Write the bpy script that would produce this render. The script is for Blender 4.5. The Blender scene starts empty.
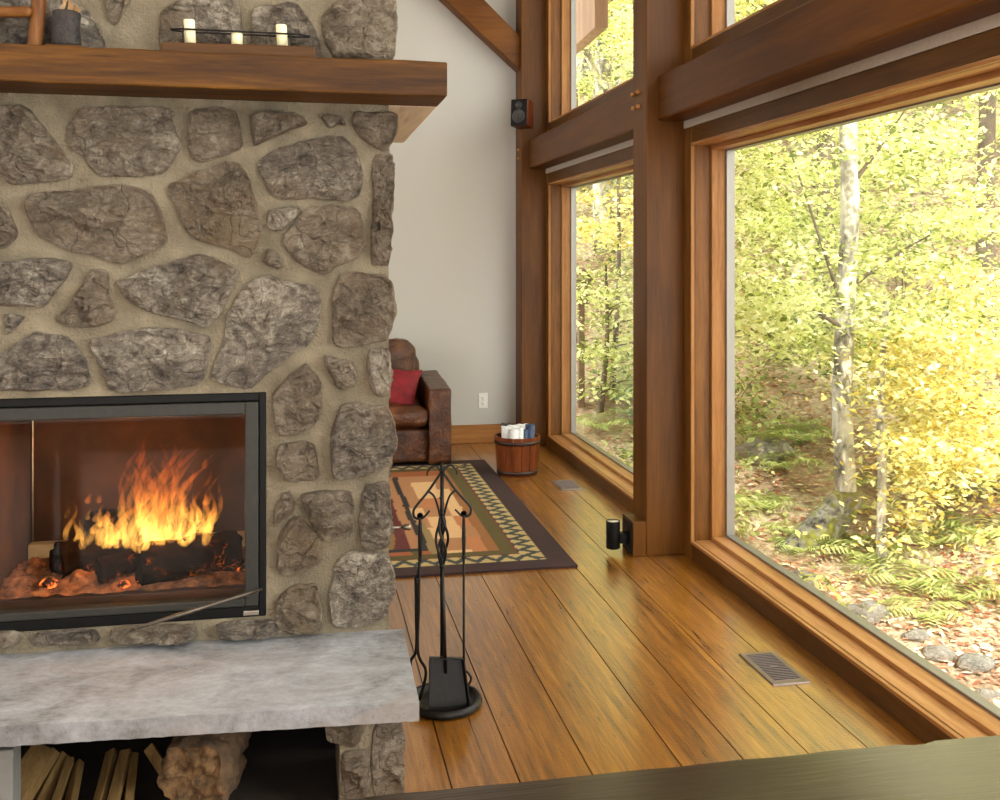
import bpy, bmesh, math, random
import numpy as np
from mathutils import Vector, Matrix, noise
R = math.radians
random.seed(7)
SC = bpy.context.scene
COL = SC.collection

# ------------------------------------------------------------------ camera
F, CX, HY, EYE = 1020.0, 500.0, 253.0, 1.5          # focal length in px, horizon row, eye height
YAW = math.atan(198.0 / F)
cam = bpy.data.cameras.new('camera')
cam.sensor_fit = 'HORIZONTAL'; cam.sensor_width = 36.0
cam.lens = 36.0 * F / 1000.0
cam.shift_y = -(400.0 - HY) / 1000.0
cam.clip_start = 0.05; cam.clip_end = 300
camo = bpy.data.objects.new('camera', cam); COL.objects.link(camo)
camo.location = (0, 0, EYE); camo.rotation_euler = (math.pi / 2, 0, -YAW)
SC.camera = camo

# ------------------------------------------------------------------ world, sun, added fill lamps, exposure
SC.view_settings.view_transform = 'Standard'; SC.view_settings.look = 'None'
SC.view_settings.gamma = 1.0; SC.view_settings.use_curve_mapping = False
SC.view_settings.exposure = 0.42
w = bpy.data.worlds.new('sky'); SC.world = w; w.use_nodes = True
bgn = w.node_tree.nodes['Background']
bgn.inputs[0].default_value = (1.0, 0.985, 0.94, 1); bgn.inputs[1].default_value = 4.2

def light(name, kind, loc, rot, energy, color, **kw):
    l = bpy.data.lights.new(name, kind); l.energy = energy; l.color = color
    for k, v in kw.items(): setattr(l, k, v)
    o = bpy.data.objects.new(name, l); COL.objects.link(o)
    o.location = loc; o.rotation_euler = rot
    return o
light('sun', 'SUN', (0, 0, 20), Vector((.05, .75, -.66)).to_track_quat('-Z', 'Y').to_euler(), 7.0, (1.0, 0.95, 0.84), angle=R(1.5))
# added fill lamps, standing in for daylight at unseen front and left openings
light('fill_lamp_front', 'AREA', (-0.6, -3.5, 2.2), (R(90), 0, 0), 24, (1.0, 0.97, 0.92), shape='RECTANGLE', size=5.0, size_y=3.2)
light('fill_lamp_left', 'AREA', (-4.4, 3.6, 2.3), (0, R(-90), 0), 16, (1.0, 0.97, 0.92), shape='RECTANGLE', size=2.6, size_y=4.0)
# added lamp outside unseen window_5 and window_6, raking light over the stones
light('rake_lamp_side', 'AREA', (2.3, 0.65, 2.3), (0, R(90), 0), 250, (1.0, 0.985, 0.95), shape='RECTANGLE', size=3.6, size_y=1.5)
SC.cycles.use_denoising = True
SC.cycles.max_bounces = 8; SC.cycles.transparent_max_bounces = 12
SC.cycles.sample_clamp_indirect = 6.0
SC.cycles.caustics_reflective = False; SC.cycles.caustics_refractive = False
SC.cycles.volume_step_rate = 1.0; SC.cycles.volume_max_steps = 128

# ------------------------------------------------------------------ picture <-> place (used to read sizes off the photograph)
SA, CA = math.sin(YAW), math.cos(YAW)
def ray(u, v):
    r = (u - CX) / F
    return Vector((r * CA + SA, -r * SA + CA, -(v - HY) / F))
def atY(u, v, Y):
    d = ray(u, v); t = Y / d.y
    return Vector((d.x * t, Y, EYE + d.z * t))
def atX(u, v, X):
    d = ray(u, v); t = X / d.x
    return Vector((X, d.y * t, EYE + d.z * t))
def atZ(u, v, Z=0.0):
    d = ray(u, v); t = (Z - EYE) / d.z
    return Vector((d.x * t, d.y * t, Z))

# ------------------------------------------------------------------ materials
def lin(c):
    return tuple(((x / 255) / 12.92 if x / 255 <= .04045 else (((x / 255) + .055) / 1.055) ** 2.4) for x in c) + (1.0,)
class NT:
    def __init__(s, name):
        s.m = bpy.data.materials.new(name); s.m.use_nodes = True
        s.t = s.m.node_tree; s.n = s.t.nodes; s.p = s.n['Principled BSDF']; s.out = s.n['Material Output']
    def new(s, typ, **kw):
        n = s.n.new(typ)
        for k, v in kw.items(): setattr(n, k, v)
        return n
    def link(s, a, b): s.t.links.new(a, b)
    def coords(s, scale=(1, 1, 1), loc=(0, 0, 0), rot=(0, 0, 0)):
        tc = s.new('ShaderNodeTexCoord'); mp = s.new('ShaderNodeMapping')
        mp.inputs['Scale'].default_value = scale; mp.inputs['Location'].default_value = loc; mp.inputs['Rotation'].default_value = rot
        s.link(tc.outputs['Object'], mp.inputs['Vector']); return mp.outputs['Vector']
    def noise(s, vec, scale, detail=4, rough=.55, dist=0):
        n = s.new('ShaderNodeTexNoise'); n.inputs['Scale'].default_value = scale; n.inputs['Detail'].default_value = detail
        n.inputs['Roughness'].default_value = rough; n.inputs['Distortion'].default_value = dist
        if vec is not None: s.link(vec, n.inputs['Vector'])
        return n.outputs['Fac']
    def ramp(s, fac, stops, interp='LINEAR'):
        r = s.new('ShaderNodeValToRGB'); r.color_ramp.interpolation = interp
        e = r.color_ramp.elements
        while len(e) < len(stops): e.new(0.5)
        for i, (p, c) in enumerate(stops): e[i].position = p; e[i].color = c if len(c) == 4 else lin(c)
        s.link(fac, r.inputs['Fac']); return r.outputs['Color']
    def mix(s, fac, a, b, blend='MIX'):
        m = s.new('ShaderNodeMix', data_type='RGBA', blend_type=blend)
        for sock, val in ((m.inputs['Factor'], fac), (m.inputs['A'], a), (m.inputs['B'], b)):
            if hasattr(val, 'links'): s.link(val, sock)
            else: sock.default_value = val
        return m.outputs['Result']
    def math(s, op, a, b=None):
        m = s.new('ShaderNodeMath', operation=op)
        for i, val in enumerate((a, b)):
            if val is None: continue
            if hasattr(val, 'links'): s.link(val, m.inputs[i])
            else: m.inputs[i].default_value = val
        return m.outputs[0]
    def island(s):
        return s.new('ShaderNodeNewGeometry').outputs['Random Per Island']
    def bump(s, h, strength=.3, dist=.01):
        b = s.new('ShaderNodeBump'); b.inputs['Strength'].default_value = strength; b.inputs['Distance'].default_value = dist
        s.link(h, b.inputs['Height']); s.link(b.outputs['Normal'], s.p.inputs['Normal']); return b
    def set(s, color=None, rough=None, metal=None, spec=None):
        if color is not None:
            if hasattr(color, 'links'): s.link(color, s.p.inputs['Base Color'])
            else: s.p.inputs['Base Color'].default_value = color if len(color) == 4 else lin(color)
        if rough is not None:
            if hasattr(rough, 'links'): s.link(rough, s.p.inputs['Roughness'])
            else: s.p.inputs['Roughness'].default_value = rough
        if metal is not None: s.p.inputs['Metallic'].default_value = metal
        if spec is not None: s.p.inputs['Specular IOR Level'].default_value = spec
        return s.m
def simple(name, c, rough=.5, metal=0, nscale=0, var=.25, bump=0, bscale=None):
    k = NT(name)
    if nscale:
        v = k.coords(); f = k.noise(v, nscale, 5)
        a = lin(c); lo = tuple(x * (1 - var) for x in a[:3]) + (1,); hi = tuple(min(1, x * (1 + var)) for x in a[:3]) + (1,)
        k.set(k.ramp(f, [(.3, lo), (.7, hi)]), rough, metal)
        if bump: k.bump(k.noise(v, bscale or nscale * 2, 6), bump)
    else: k.set(c, rough, metal)
    return k.m
def wood(name, dark, mid, light_, axis='Z', rough=.45, grain=14, knots=True, bump=.25, seed=0.0, chk=0.0):
    k = NT(name)
    st = {'X': (.07, 1, 1), 'Y': (1, .07, 1), 'Z': (1, 1, .07)}[axis]
    v = k.coords(tuple(x * 1.0 for x in st), (seed, seed * .7, seed * .3))
    f = k.noise(v, grain, 7, .62, .6)
    f2 = k.noise(v, grain * 6, 3, .6)
    f3 = k.noise(k.coords((1, 1, 1), (seed, 0, 0)), 1.3, 2)
    a = k.math('ADD', k.math('MULTIPLY', f, .62), k.math('MULTIPLY', f2, .23))
    a = k.math('ADD', a, k.math('MULTIPLY', f3, .15))
    c = k.ramp(a, [(.34, dark), (.5, mid), (.66, light_)])
    if knots:
        st2 = {'X': (.35, 1, 1), 'Y': (1, .35, 1), 'Z': (1, 1, .35)}[axis]
        vo = k.new('ShaderNodeTexVoronoi'); vo.inputs['Scale'].default_value = 2.6
        k.link(k.coords(st2, (seed * 2 + .3, .1, seed)), vo.inputs['Vector'])
        kf = k.ramp(vo.outputs['Distance'], [(.05, (1, 1, 1, 1)), (.11, (0, 0, 0, 1))])
        dk = tuple(x * .5 for x in lin(dark)[:3]) + (1,)
        c = k.mix(k.math('MULTIPLY', kf, .65), c, dk)
    if chk:
        cf = k.ramp(f2, [(.25, (1, 1, 1, 1)), (.33, (0, 0, 0, 1))])
        c = k.mix(k.math('MULTIPLY', cf, chk), c, tuple(x * .3 for x in lin(dark)[:3]) + (1,))
    k.set(c, rough, spec=.2); k.bump(a, bump, .006)
    return k.m

M = {}
M['timber_z'] = wood('stained_timber_upright', (64, 34, 6), (90, 53, 11), (108, 66, 17), 'Z', .42, 10, seed=1.0)
M['timber_y'] = wood('stained_timber_along', (61, 32, 5), (86, 48, 10), (104, 63, 15), 'Y', .42, 10, seed=3.0)
M['timber_x'] = wood('stained_timber_across', (73, 40, 7), (103, 60, 13), (120, 74, 17), 'X', .42, 10, seed=5.0)
M['casing_z'] = wood('casing_upright', (77, 45, 12), (107, 67, 24), (128, 85, 36), 'Z', .38, 26, False, seed=2.0)
M['casing_y'] = wood('casing_along', (61, 36, 9), (85, 53, 19), (102, 68, 28), 'Y', .38, 26, False, seed=4.0)
M['sash_z'] = wood('sash_upright', (118, 76, 34), (148, 100, 51), (166, 122, 72), 'Z', .36, 34, False, seed=6.0)
M['sash_y'] = wood('sash_along', (129, 86, 44), (162, 113, 66), (182, 139, 93), 'Y', .36, 34, False, seed=7.0)  # naturally lighter wood, lifted further for daylight on the sill tops
M['mantel'] = wood('mantel_timber', (30, 15, 2), (70, 41, 7), (103, 66, 16), 'X', .55, 20, True, .7, 2.4, .85)
M['board'] = wood('candle_board_wood', (58, 34, 10), (80, 50, 18), (94, 62, 28), 'X', .5, 20, False, seed=8.0)
M['table'] = wood('dark_table_wood', (12, 6, 4), (21, 13, 8), (33, 23, 17), 'X', .3, 16, True, .6, 9.0, .6)
tp_ = M['table'].node_tree.nodes['Principled BSDF']; tp_.inputs['Coat Weight'].default_value = .8; tp_.inputs['Coat Roughness'].default_value = .22; tp_.inputs['Coat IOR'].default_value = 1.8; tp_.inputs['Specular IOR Level'].default_value = .6
M['base_x'] = wood('baseboard_wood', (128, 84, 42), (160, 108, 58), (182, 130, 76), 'X', .4, 18, False, seed=1.7)
M['plaster'] = simple('cream_plaster', (188, 186, 180), .9, 0, 1.2, .02, .05, 300)
M['ceil'] = simple('pale_ceiling', (222, 212, 192), .9)
M['foam'] = simple('grey_gap_filler', (172, 158, 142), .8, 0, 60, .08)
M['spacer'] = simple('aluminium_spacer', (132, 128, 122), .4, .5)
M['iron'] = simple('wrought_iron', (34, 32, 31), .42, .7, 40, .3, .15)
M['matte_black'] = simple('black_stove_metal', (14, 13, 12), .5, .3, 90, .2)
M['matte_black'].node_tree.nodes['Principled BSDF'].inputs['Specular IOR Level'].default_value = .2
M['stove_grey'] = simple('charcoal_door_metal', (52, 51, 48), .5, .3, 60, .12)
M['stove_grey'].node_tree.nodes['Principled BSDF'].inputs['Specular IOR Level'].default_value = .2
M['steel'] = simple('brushed_steel', (150, 140, 128), .3, .9, 50, .2)
M['white_plastic'] = simple('white_plastic', (232, 230, 224), .35)
M['dark_slot'] = simple('dark_slot', (20, 19, 18), .7)
M['wax'] = simple('ivory_wax', (238, 226, 184), .45)
M['peg'] = simple('pale_oak_peg', (176, 122, 66), .45)

# floor planks
def floor_mat():
    k = NT('amber_pine_planks'); isl = k.island()
    tc = k.new('ShaderNodeTexCoord'); ad = k.new('ShaderNodeVectorMath', operation='MULTIPLY_ADD')
    cb = k.new('ShaderNodeCombineXYZ'); k.link(isl, cb.inputs[1]); k.link(isl, cb.inputs[2])
    ad.inputs[1].default_value = (1, 1, 1)
    sc_ = k.new('ShaderNodeVectorMath', operation='SCALE'); sc_.inputs['Scale'].default_value = 37.0
    k.link(cb.outputs[0], sc_.inputs[0]); k.link(tc.outputs['Object'], ad.inputs[0]); k.link(sc_.outputs[0], ad.inputs[2])
    def mp(s):
        m = k.new('ShaderNodeMapping'); m.inputs['Scale'].default_value = s; k.link(ad.outputs[0], m.inputs['Vector']); return m.outputs[0]
    g = k.noise(mp((1, .06, 1)), 34, 9, .7, .8)
    g2 = k.noise(mp((1, .04, 1)), 110, 3, .6)
    big = k.noise(mp((1, .35, 1)), 2.2, 3)
    saw = k.new('ShaderNodeTexWave', bands_direction='Y'); saw.inputs['Scale'].default_value = 28; saw.inputs['Distortion'].default_value = 1.6
    saw.inputs['Detail'].default_value = 2; k.link(mp((1, 1, 1)), saw.inputs['Vector'])
    a = k.math('ADD', k.math('MULTIPLY', g, .6), k.math('MULTIPLY', big, .22)); a = k.math('ADD', a, k.math('MULTIPLY', g2, .2))
    c = k.ramp(a, [(.37, (62, 34, 5)), (.45, (114, 70, 13)), (.53, (146, 93, 22)), (.63, (178, 124, 46))])
    c = k.mix(k.math('MULTIPLY', isl, .35), c, lin((128, 76, 24)))
    vo = k.new('ShaderNodeTexVoronoi'); vo.inputs['Scale'].default_value = 3.4; k.link(mp((1, .42, 1)), vo.inputs['Vector'])
    kf = k.ramp(vo.outputs['Distance'], [(.035, (1, 1, 1, 1)), (.085, (0, 0, 0, 1))])
    c = k.mix(k.math('MULTIPLY', kf, .75), c, lin((58, 34, 12)))
    vo2 = k.new('ShaderNodeTexVoronoi'); vo2.inputs['Scale'].default_value = 11; k.link(mp((1, .5, 1)), vo2.inputs['Vector'])
    kf2 = k.ramp(vo2.outputs['Distance'], [(.02, (1, 1, 1, 1)), (.06, (0, 0, 0, 1))])
    c = k.mix(k.math('MULTIPLY', kf2, .6), c, lin((50, 30, 12)))
    fl = k.ramp(k.noise(mp((1, .12, 1)), 60, 4, .7), [(.6, (0, 0, 0, 1)), (.68, (1, 1, 1, 1))])
    c = k.mix(k.math('MULTIPLY', fl, .7), c, lin((70, 42, 14)))
    k.set(c, k.math('ADD', k.math('MULTIPLY', g, .22), .2), spec=.7)
    k.p.inputs['Coat Weight'].default_value = 1.0; k.p.inputs['Coat Roughness'].default_value = .22; k.p.inputs['Coat IOR'].default_value = 1.8
    h = k.math('ADD', k.math('MULTIPLY', g, .5), k.math('MULTIPLY', saw.outputs['Fac'], .06)); h = k.math('ADD', h, k.math('MULTIPLY', big, .8))
    h = k.math('SUBTRACT', h, k.math('MULTIPLY', fl, .3))
    k.bump(h, .5, .008)
    return k.m
M['floor'] = floor_mat()

def stone_mat(name, greys, isl=True):
    k = NT(name); v = k.coords()
    f = k.noise(v, 5, 6, .6, .4); f2 = k.noise(v, 26, 6, .65)
    f4 = k.noise(k.coords((1, 1, 1.7), rot=(0, .6, 0)), 30, 8, .78, 1.0)
    a = k.math('ADD', k.math('MULTIPLY', f, .34), k.math('MULTIPLY', f2, .26)); a = k.math('ADD', a, k.math('MULTIPLY', f4, .4))
    c = k.ramp(a, [(.39, greys[0]), (.47, greys[1]), (.53, greys[2]), (.61, greys[3])])  # f4 drives bump and colour alike: hollow shade painted into the stone
    if isl: c = k.mix(k.math('MULTIPLY', k.island(), .5), c, lin(greys[4]))
    rust = k.ramp(k.noise(v, 3.2, 4, .6), [(.52, (0, 0, 0, 1)), (.68, (1, 1, 1, 1))])
    c = k.mix(k.math('MULTIPLY', rust, .45), c, lin((128, 104, 72)))
    fleck = k.ramp(k.noise(v, 45, 5, .7, 1.0), [(.62, (0, 0, 0, 1)), (.72, (1, 1, 1, 1))])
    c = k.mix(k.math('MULTIPLY', fleck, .55), c, lin((206, 198, 184)))
    wv = k.new('ShaderNodeVectorMath', operation='ADD'); nz_ = k.new('ShaderNodeTexNoise'); nz_.inputs['Scale'].default_value = 6; nz_.inputs['Detail'].default_value = 5
    k.link(v, nz_.inputs['Vector']); sc2 = k.new('ShaderNodeVectorMath', operation='SCALE'); sc2.inputs['Scale'].default_value = .35; k.link(nz_.outputs['Color'], sc2.inputs[0])
    k.link(v, wv.inputs[0]); k.link(sc2.outputs[0], wv.inputs[1])
    cr = k.new('ShaderNodeTexVoronoi', feature='DISTANCE_TO_EDGE'); cr.inputs['Scale'].default_value = 4.5; k.link(wv.outputs[0], cr.inputs['Vector'])
    cf = k.ramp(cr.outputs['Distance'], [(.004, (1, 1, 1, 1)), (.03, (0, 0, 0, 1))])
    c = k.mix(k.math('MULTIPLY', cf, .3), c, tuple(x * .5 for x in lin(greys[0])[:3]) + (1,))
    k.set(c, .8, spec=.3)
    mu = k.new('ShaderNodeTexVoronoi', feature='DISTANCE_TO_EDGE'); mu.inputs['Scale'].default_value = 13
    k.link(k.coords((1, 1, 1.6), rot=(0, .5, 0)), mu.inputs['Vector'])
    h = k.math('ADD', f4, k.math('MULTIPLY', k.noise(v, 9, 4, .6, 1.2), 1.2))
    k.bump(k.math('SUBTRACT', h, k.math('MULTIPLY', cf, .25)), 1.0, .04)
    return k.m
M['stone'] = stone_mat('fieldstone', [(66, 60, 56), (120, 110, 101), (158, 147, 133), (216, 206, 190), (134, 114, 88)])
M['slab'] = stone_mat('pale_limestone_slab', [(150, 146, 140), (184, 180, 174), (198, 194, 188), (210, 206, 200), (178, 174, 168)], False)
M['rock'] = stone_mat('garden_rock', [(120, 116, 108), (150, 146, 136), (172, 168, 158), (196, 192, 182), (150, 146, 130)], False)
k = NT('sandy_mortar'); v = k.coords(); f = k.noise(v, 8, 5); f2 = k.noise(v, 120, 4, .7)
k.set(k.ramp(f, [(.3, (100, 91, 74)), (.7, (146, 134, 112))]), .95); k.bump(k.math('ADD', f2, k.math('MULTIPLY', f, 3)), .8, .014); M['mortar'] = k.m
k = NT('fire_brick'); v = k.coords(); f = k.noise(v, 6, 5)
k.set(k.ramp(f, [(.3, (44, 24, 12)), (.7, (82, 48, 26))]), .85); M['firebrick'] = k.m
M['ash'] = simple('grey_brown_ash', (128, 82, 52), .95, 0, 34, .85, 1.0, 45)
M['char'] = simple('charred_bark', (26, 16, 10), 1.0, 0, 22, .7, 1.0, 30)
kc = M['char'].node_tree; vo_ = kc.nodes.new('ShaderNodeTexVoronoi'); vo_.feature = 'DISTANCE_TO_EDGE'; vo_.inputs['Scale'].default_value = 26
tc_c = kc.nodes.new('ShaderNodeTexCoord'); nd_ = kc.nodes.new('ShaderNodeTexNoise'); nd_.inputs['Scale'].default_value = 14; nd_.inputs['Detail'].default_value = 4; kc.links.new(tc_c.outputs['Object'], nd_.inputs['Vector'])
ad_ = kc.nodes.new('ShaderNodeVectorMath'); ad_.operation = 'MULTIPLY_ADD'; ad_.inputs[1].default_value = (.16, .16, .16); kc.links.new(nd_.outputs['Color'], ad_.inputs[0]); kc.links.new(tc_c.outputs['Object'], ad_.inputs[2]); kc.links.new(ad_.outputs[0], vo_.inputs['Vector'])
nc_ = kc.nodes.new('ShaderNodeTexNoise'); nc_.inputs['Scale'].default_value = 9; kc.links.new(tc_c.outputs['Object'], nc_.inputs['Vector'])
rc_ = kc.nodes.new('ShaderNodeValToRGB'); rc_.color_ramp.elements[0].position = .0; rc_.color_ramp.elements[0].color = (1, .2, .03, 1); rc_.color_ramp.elements[1].position = .035; rc_.color_ramp.elements[1].color = (0, 0, 0, 1)
mc_ = kc.nodes.new('ShaderNodeMath'); mc_.operation = 'SUBTRACT'; mc_.inputs[1].default_value = .53; kc.links.new(nc_.outputs['Fac'], mc_.inputs[0])
m2_ = kc.nodes.new('ShaderNodeMath'); m2_.operation = 'MULTIPLY'; m2_.use_clamp = True; m2_.inputs[1].default_value = 6; kc.links.new(mc_.outputs[0], m2_.inputs[0])
kc.links.new(vo_.outputs['Distance'], rc_.inputs['Fac']); pc_ = kc.nodes['Principled BSDF']
kc.links.new(rc_.outputs['Color'], pc_.inputs['Emission Color']); kc.links.new(m2_.outputs[0], pc_.inputs['Emission Strength'])
M['char'].node_tree.nodes['Principled BSDF'].inputs['Specular IOR Level'].default_value = .05
M['ledge'] = simple('pale_firebox_ledge', (190, 170, 130), .8, 0, 20, .2)
k = NT('glowing_ember'); v = k.coords(); f = k.noise(v, 45, 4)
k.set((40, 16, 8), .9); k.p.inputs['Emission Strength'].default_value = 2.2
k.link(k.ramp(f, [(.45, (0, 0, 0, 1)), (.62, (1.0, .18, .03, 1))]), k.p.inputs['Emission Color']); M['ember'] = k.m
def glass(name, tint=(1, 1, 1, 1), refl=.06):
    k = NT(name); k.n.remove(k.p)
    tr = k.new('ShaderNodeBsdfTransparent'); tr.inputs[0].default_value = tint
    gl = k.new('ShaderNodeBsdfGlossy'); gl.inputs['Roughness'].default_value = .01
    fr = k.new('ShaderNodeFresnel'); fr.inputs[0].default_value = 1.45
    mx = k.new('ShaderNodeMixShader')
    k.link(k.math('MULTIPLY', fr.outputs[0], refl / .04 * .6), mx.inputs[0]); k.link(tr.outputs[0], mx.inputs[1]); k.link(gl.outputs[0], mx.inputs[2])
    k.link(mx.outputs[0], k.out.inputs['Surface']); return k.m
M['glass'] = glass('window_glass', (.97, .985, .97, 1), .014)
M['fireglass'] = glass('stove_glass', (.95, .93, .9, 1), .01)

# leather / fabrics
k = NT('brown_leather'); v = k.coords(); f = k.noise(v, 7, 5)
k.set(k.ramp(f, [(.3, (48, 24, 10)), (.55, (86, 46, 20)), (.75, (124, 76, 42))]), .28); k.bump(k.noise(v, 16, 6, .65, 1.2), .6, .03); M['leather'] = k.m
M['red'] = simple('crimson_velvet', (124, 18, 28), .75, 0, 14, .35, .25)
k = NT('rug_wool'); at = k.new('ShaderNodeAttribute'); at.attribute_name = 'pattern'
v = k.coords(); f = k.noise(v, 240, 2); k.set(k.mix(.22, at.outputs['Color'], k.ramp(f, [(.3, (20, 14, 10)), (.7, (230, 210, 180))]), 'OVERLAY'), .95); k.bump(f, .3, .004); M['rug'] = k.m
M['stave'] = wood('bucket_stave', (70, 30, 11), (107, 52, 22), (131, 73, 36), 'Z', .4, 20, False, seed=4.4)
M['hoop'] = simple('dark_bucket_hoop', (52, 30, 20), .45, .2, 30, .3)
M['paper'] = simple('newsprint', (222, 222, 222), .8, 0, 60, .12)
M['paper_blue'] = simple('blue_printed_paper', (58, 74, 104), .6, 0, 40, .5)
M['paper_dark'] = simple('dark_printed_paper', (70, 66, 68), .6, 0, 80, .8)
M['rosewood'] = wood('red_speaker_veneer', (49, 18, 6), (72, 29, 10), (91, 40, 15), 'Z', .3, 24, False, seed=3.3)
M['cone'] = simple('speaker_cone', (52, 49, 47), .35)
M['vent'] = simple('bronze_grey_register', (128, 112, 104), .38, .55, 30, .12)
M['lens'] = simple('frosted_lamp_lens', (240, 232, 208), .4)
M['kindling'] = wood('pale_split_kindling', (86, 64, 36), (118, 92, 56), (141, 118, 79), 'Y', .7, 20, False, .3, 5.5)
M['logbark'] = simple('log_bark', (96, 74, 52), .95, 0, 16, .5, 1.0, 30)
M['logend'] = simple('split_log_end', (102, 78, 51), .95, 0, 34, .7, 1.0, 30)
M['branch'] = wood('peeled_branch', (65, 34, 11), (101, 60, 24), (137, 95, 51), 'Z', .5, 22, True, .8, 6.6, .5)
M['branch_x'] = wood('peeled_branch_across', (65, 34, 11), (101, 60, 24), (137, 95, 51), 'X', .5, 22, True, .8, 6.6, .5)
M['cup'] = simple('dark_bark_cup', (32, 24, 21), .6, 0, 40, .4, 1.0, 60)
M['twig'] = simple('dry_bark_chip', (150, 118, 80), .9, 0, 30, .3, .5)
M['greybox'] = simple('grey_box', (120, 120, 118), .6, 0, 20, .1)

# garden
def leaf_mat(name, stops, transl=.45):
    k = NT(name); c = k.ramp(k.island(), stops); k.set(c, .6, spec=.3)
    t = k.new('ShaderNodeBsdfTranslucent'); k.link(c, t.inputs[0]); mx = k.new('ShaderNodeMixShader'); mx.inputs[0].default_value = transl
    k.link(k.p.outputs[0], mx.inputs[1]); k.link(t.outputs[0], mx.inputs[2]); k.link(mx.outputs[0], k.out.inputs['Surface']); return k.m
M['leaf_yellow'] = leaf_mat('yellow_leaves', [(0, (150, 134, 56)), (.14, (222, 204, 104)), (.3, (240, 232, 158)), (.5, (248, 246, 206)), (.75, (216, 220, 140)), (1, (236, 212, 130))])
M['leaf_lime'] = leaf_mat('lime_leaves', [(0, (92, 108, 44)), (.16, (166, 176, 92)), (.3, (218, 224, 142)), (.5, (246, 246, 204)), (.75, (196, 206, 118)), (1, (240, 236, 176))])
M['leaf_green'] = leaf_mat('green_leaves', [(0, (76, 94, 50)), (.3, (122, 142, 76)), (.6, (174, 186, 116)), (.85, (224, 224, 160)), (1, (96, 114, 62))])
M['leaf_gold'] = leaf_mat('gold_leaves', [(0, (164, 138, 52)), (.14, (228, 206, 110)), (.3, (244, 236, 154)), (.6, (250, 246, 204)), (.85, (214, 216, 130)), (1, (226, 200, 122))])
M['fern'] = leaf_mat('fern_fronds', [(0, (136, 156, 80)), (.4, (186, 202, 120)), (.8, (230, 234, 170)), (1, (164, 178, 100))])
M['litter'] = leaf_mat('fallen_leaves', [(0, (150, 78, 60)), (.25, (206, 140, 112)), (.45, (238, 216, 196)), (.65, (244, 228, 180)), (.8, (206, 112, 84)), (1, (176, 150, 126))], .1)
k = NT('forest_floor'); v = k.coords(); f = k.noise(v, 2.5, 6); f2 = k.noise(v, 22, 5, .7)
k.set(k.ramp(k.math('ADD', k.math('MULTIPLY', f, .5), k.math('MULTIPLY', f2, .5)), [(.35, (110, 92, 72)), (.48, (172, 148, 120)), (.56, (206, 190, 164)), (.68, (156, 164, 92))]), .95)
k.bump(f2, .8, .05); M['ground'] = k.m
k = NT('pale_mottled_bark'); v = k.coords((1, 1, .45)); f = k.noise(v, 9, 6, .65, .5)
k.set(k.ramp(f, [(.36, (74, 70, 62)), (.46, (150, 144, 130)), (.56, (196, 190, 176)), (.7, (222, 218, 206))]), .85); k.bump(f, .6, .02); M['bark'] = k.m
M['bark_dark'] = simple('dark_bark', (96, 82, 66), .9, 0, 10, .4, .7, 20)
k = NT('mossy_bark'); v = k.coords(); f = k.noise(v, 9, 6, .65)
k.set(k.ramp(f, [(.38, (66, 62, 54)), (.48, (128, 124, 112)), (.55, (112, 112, 50)), (.7, (136, 132, 58))]), .95); k.bump(f, .9, .02); M['moss'] = k.m
M['siding'] = wood('exterior_cedar', (104, 78, 56), (134, 104, 78), (150, 122, 96), 'Z', .7, 12, False, seed=7.7)
M['siding_dark'] = simple('weathered_dark_wood', (104, 84, 66), .8, 0, 12, .3)

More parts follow.
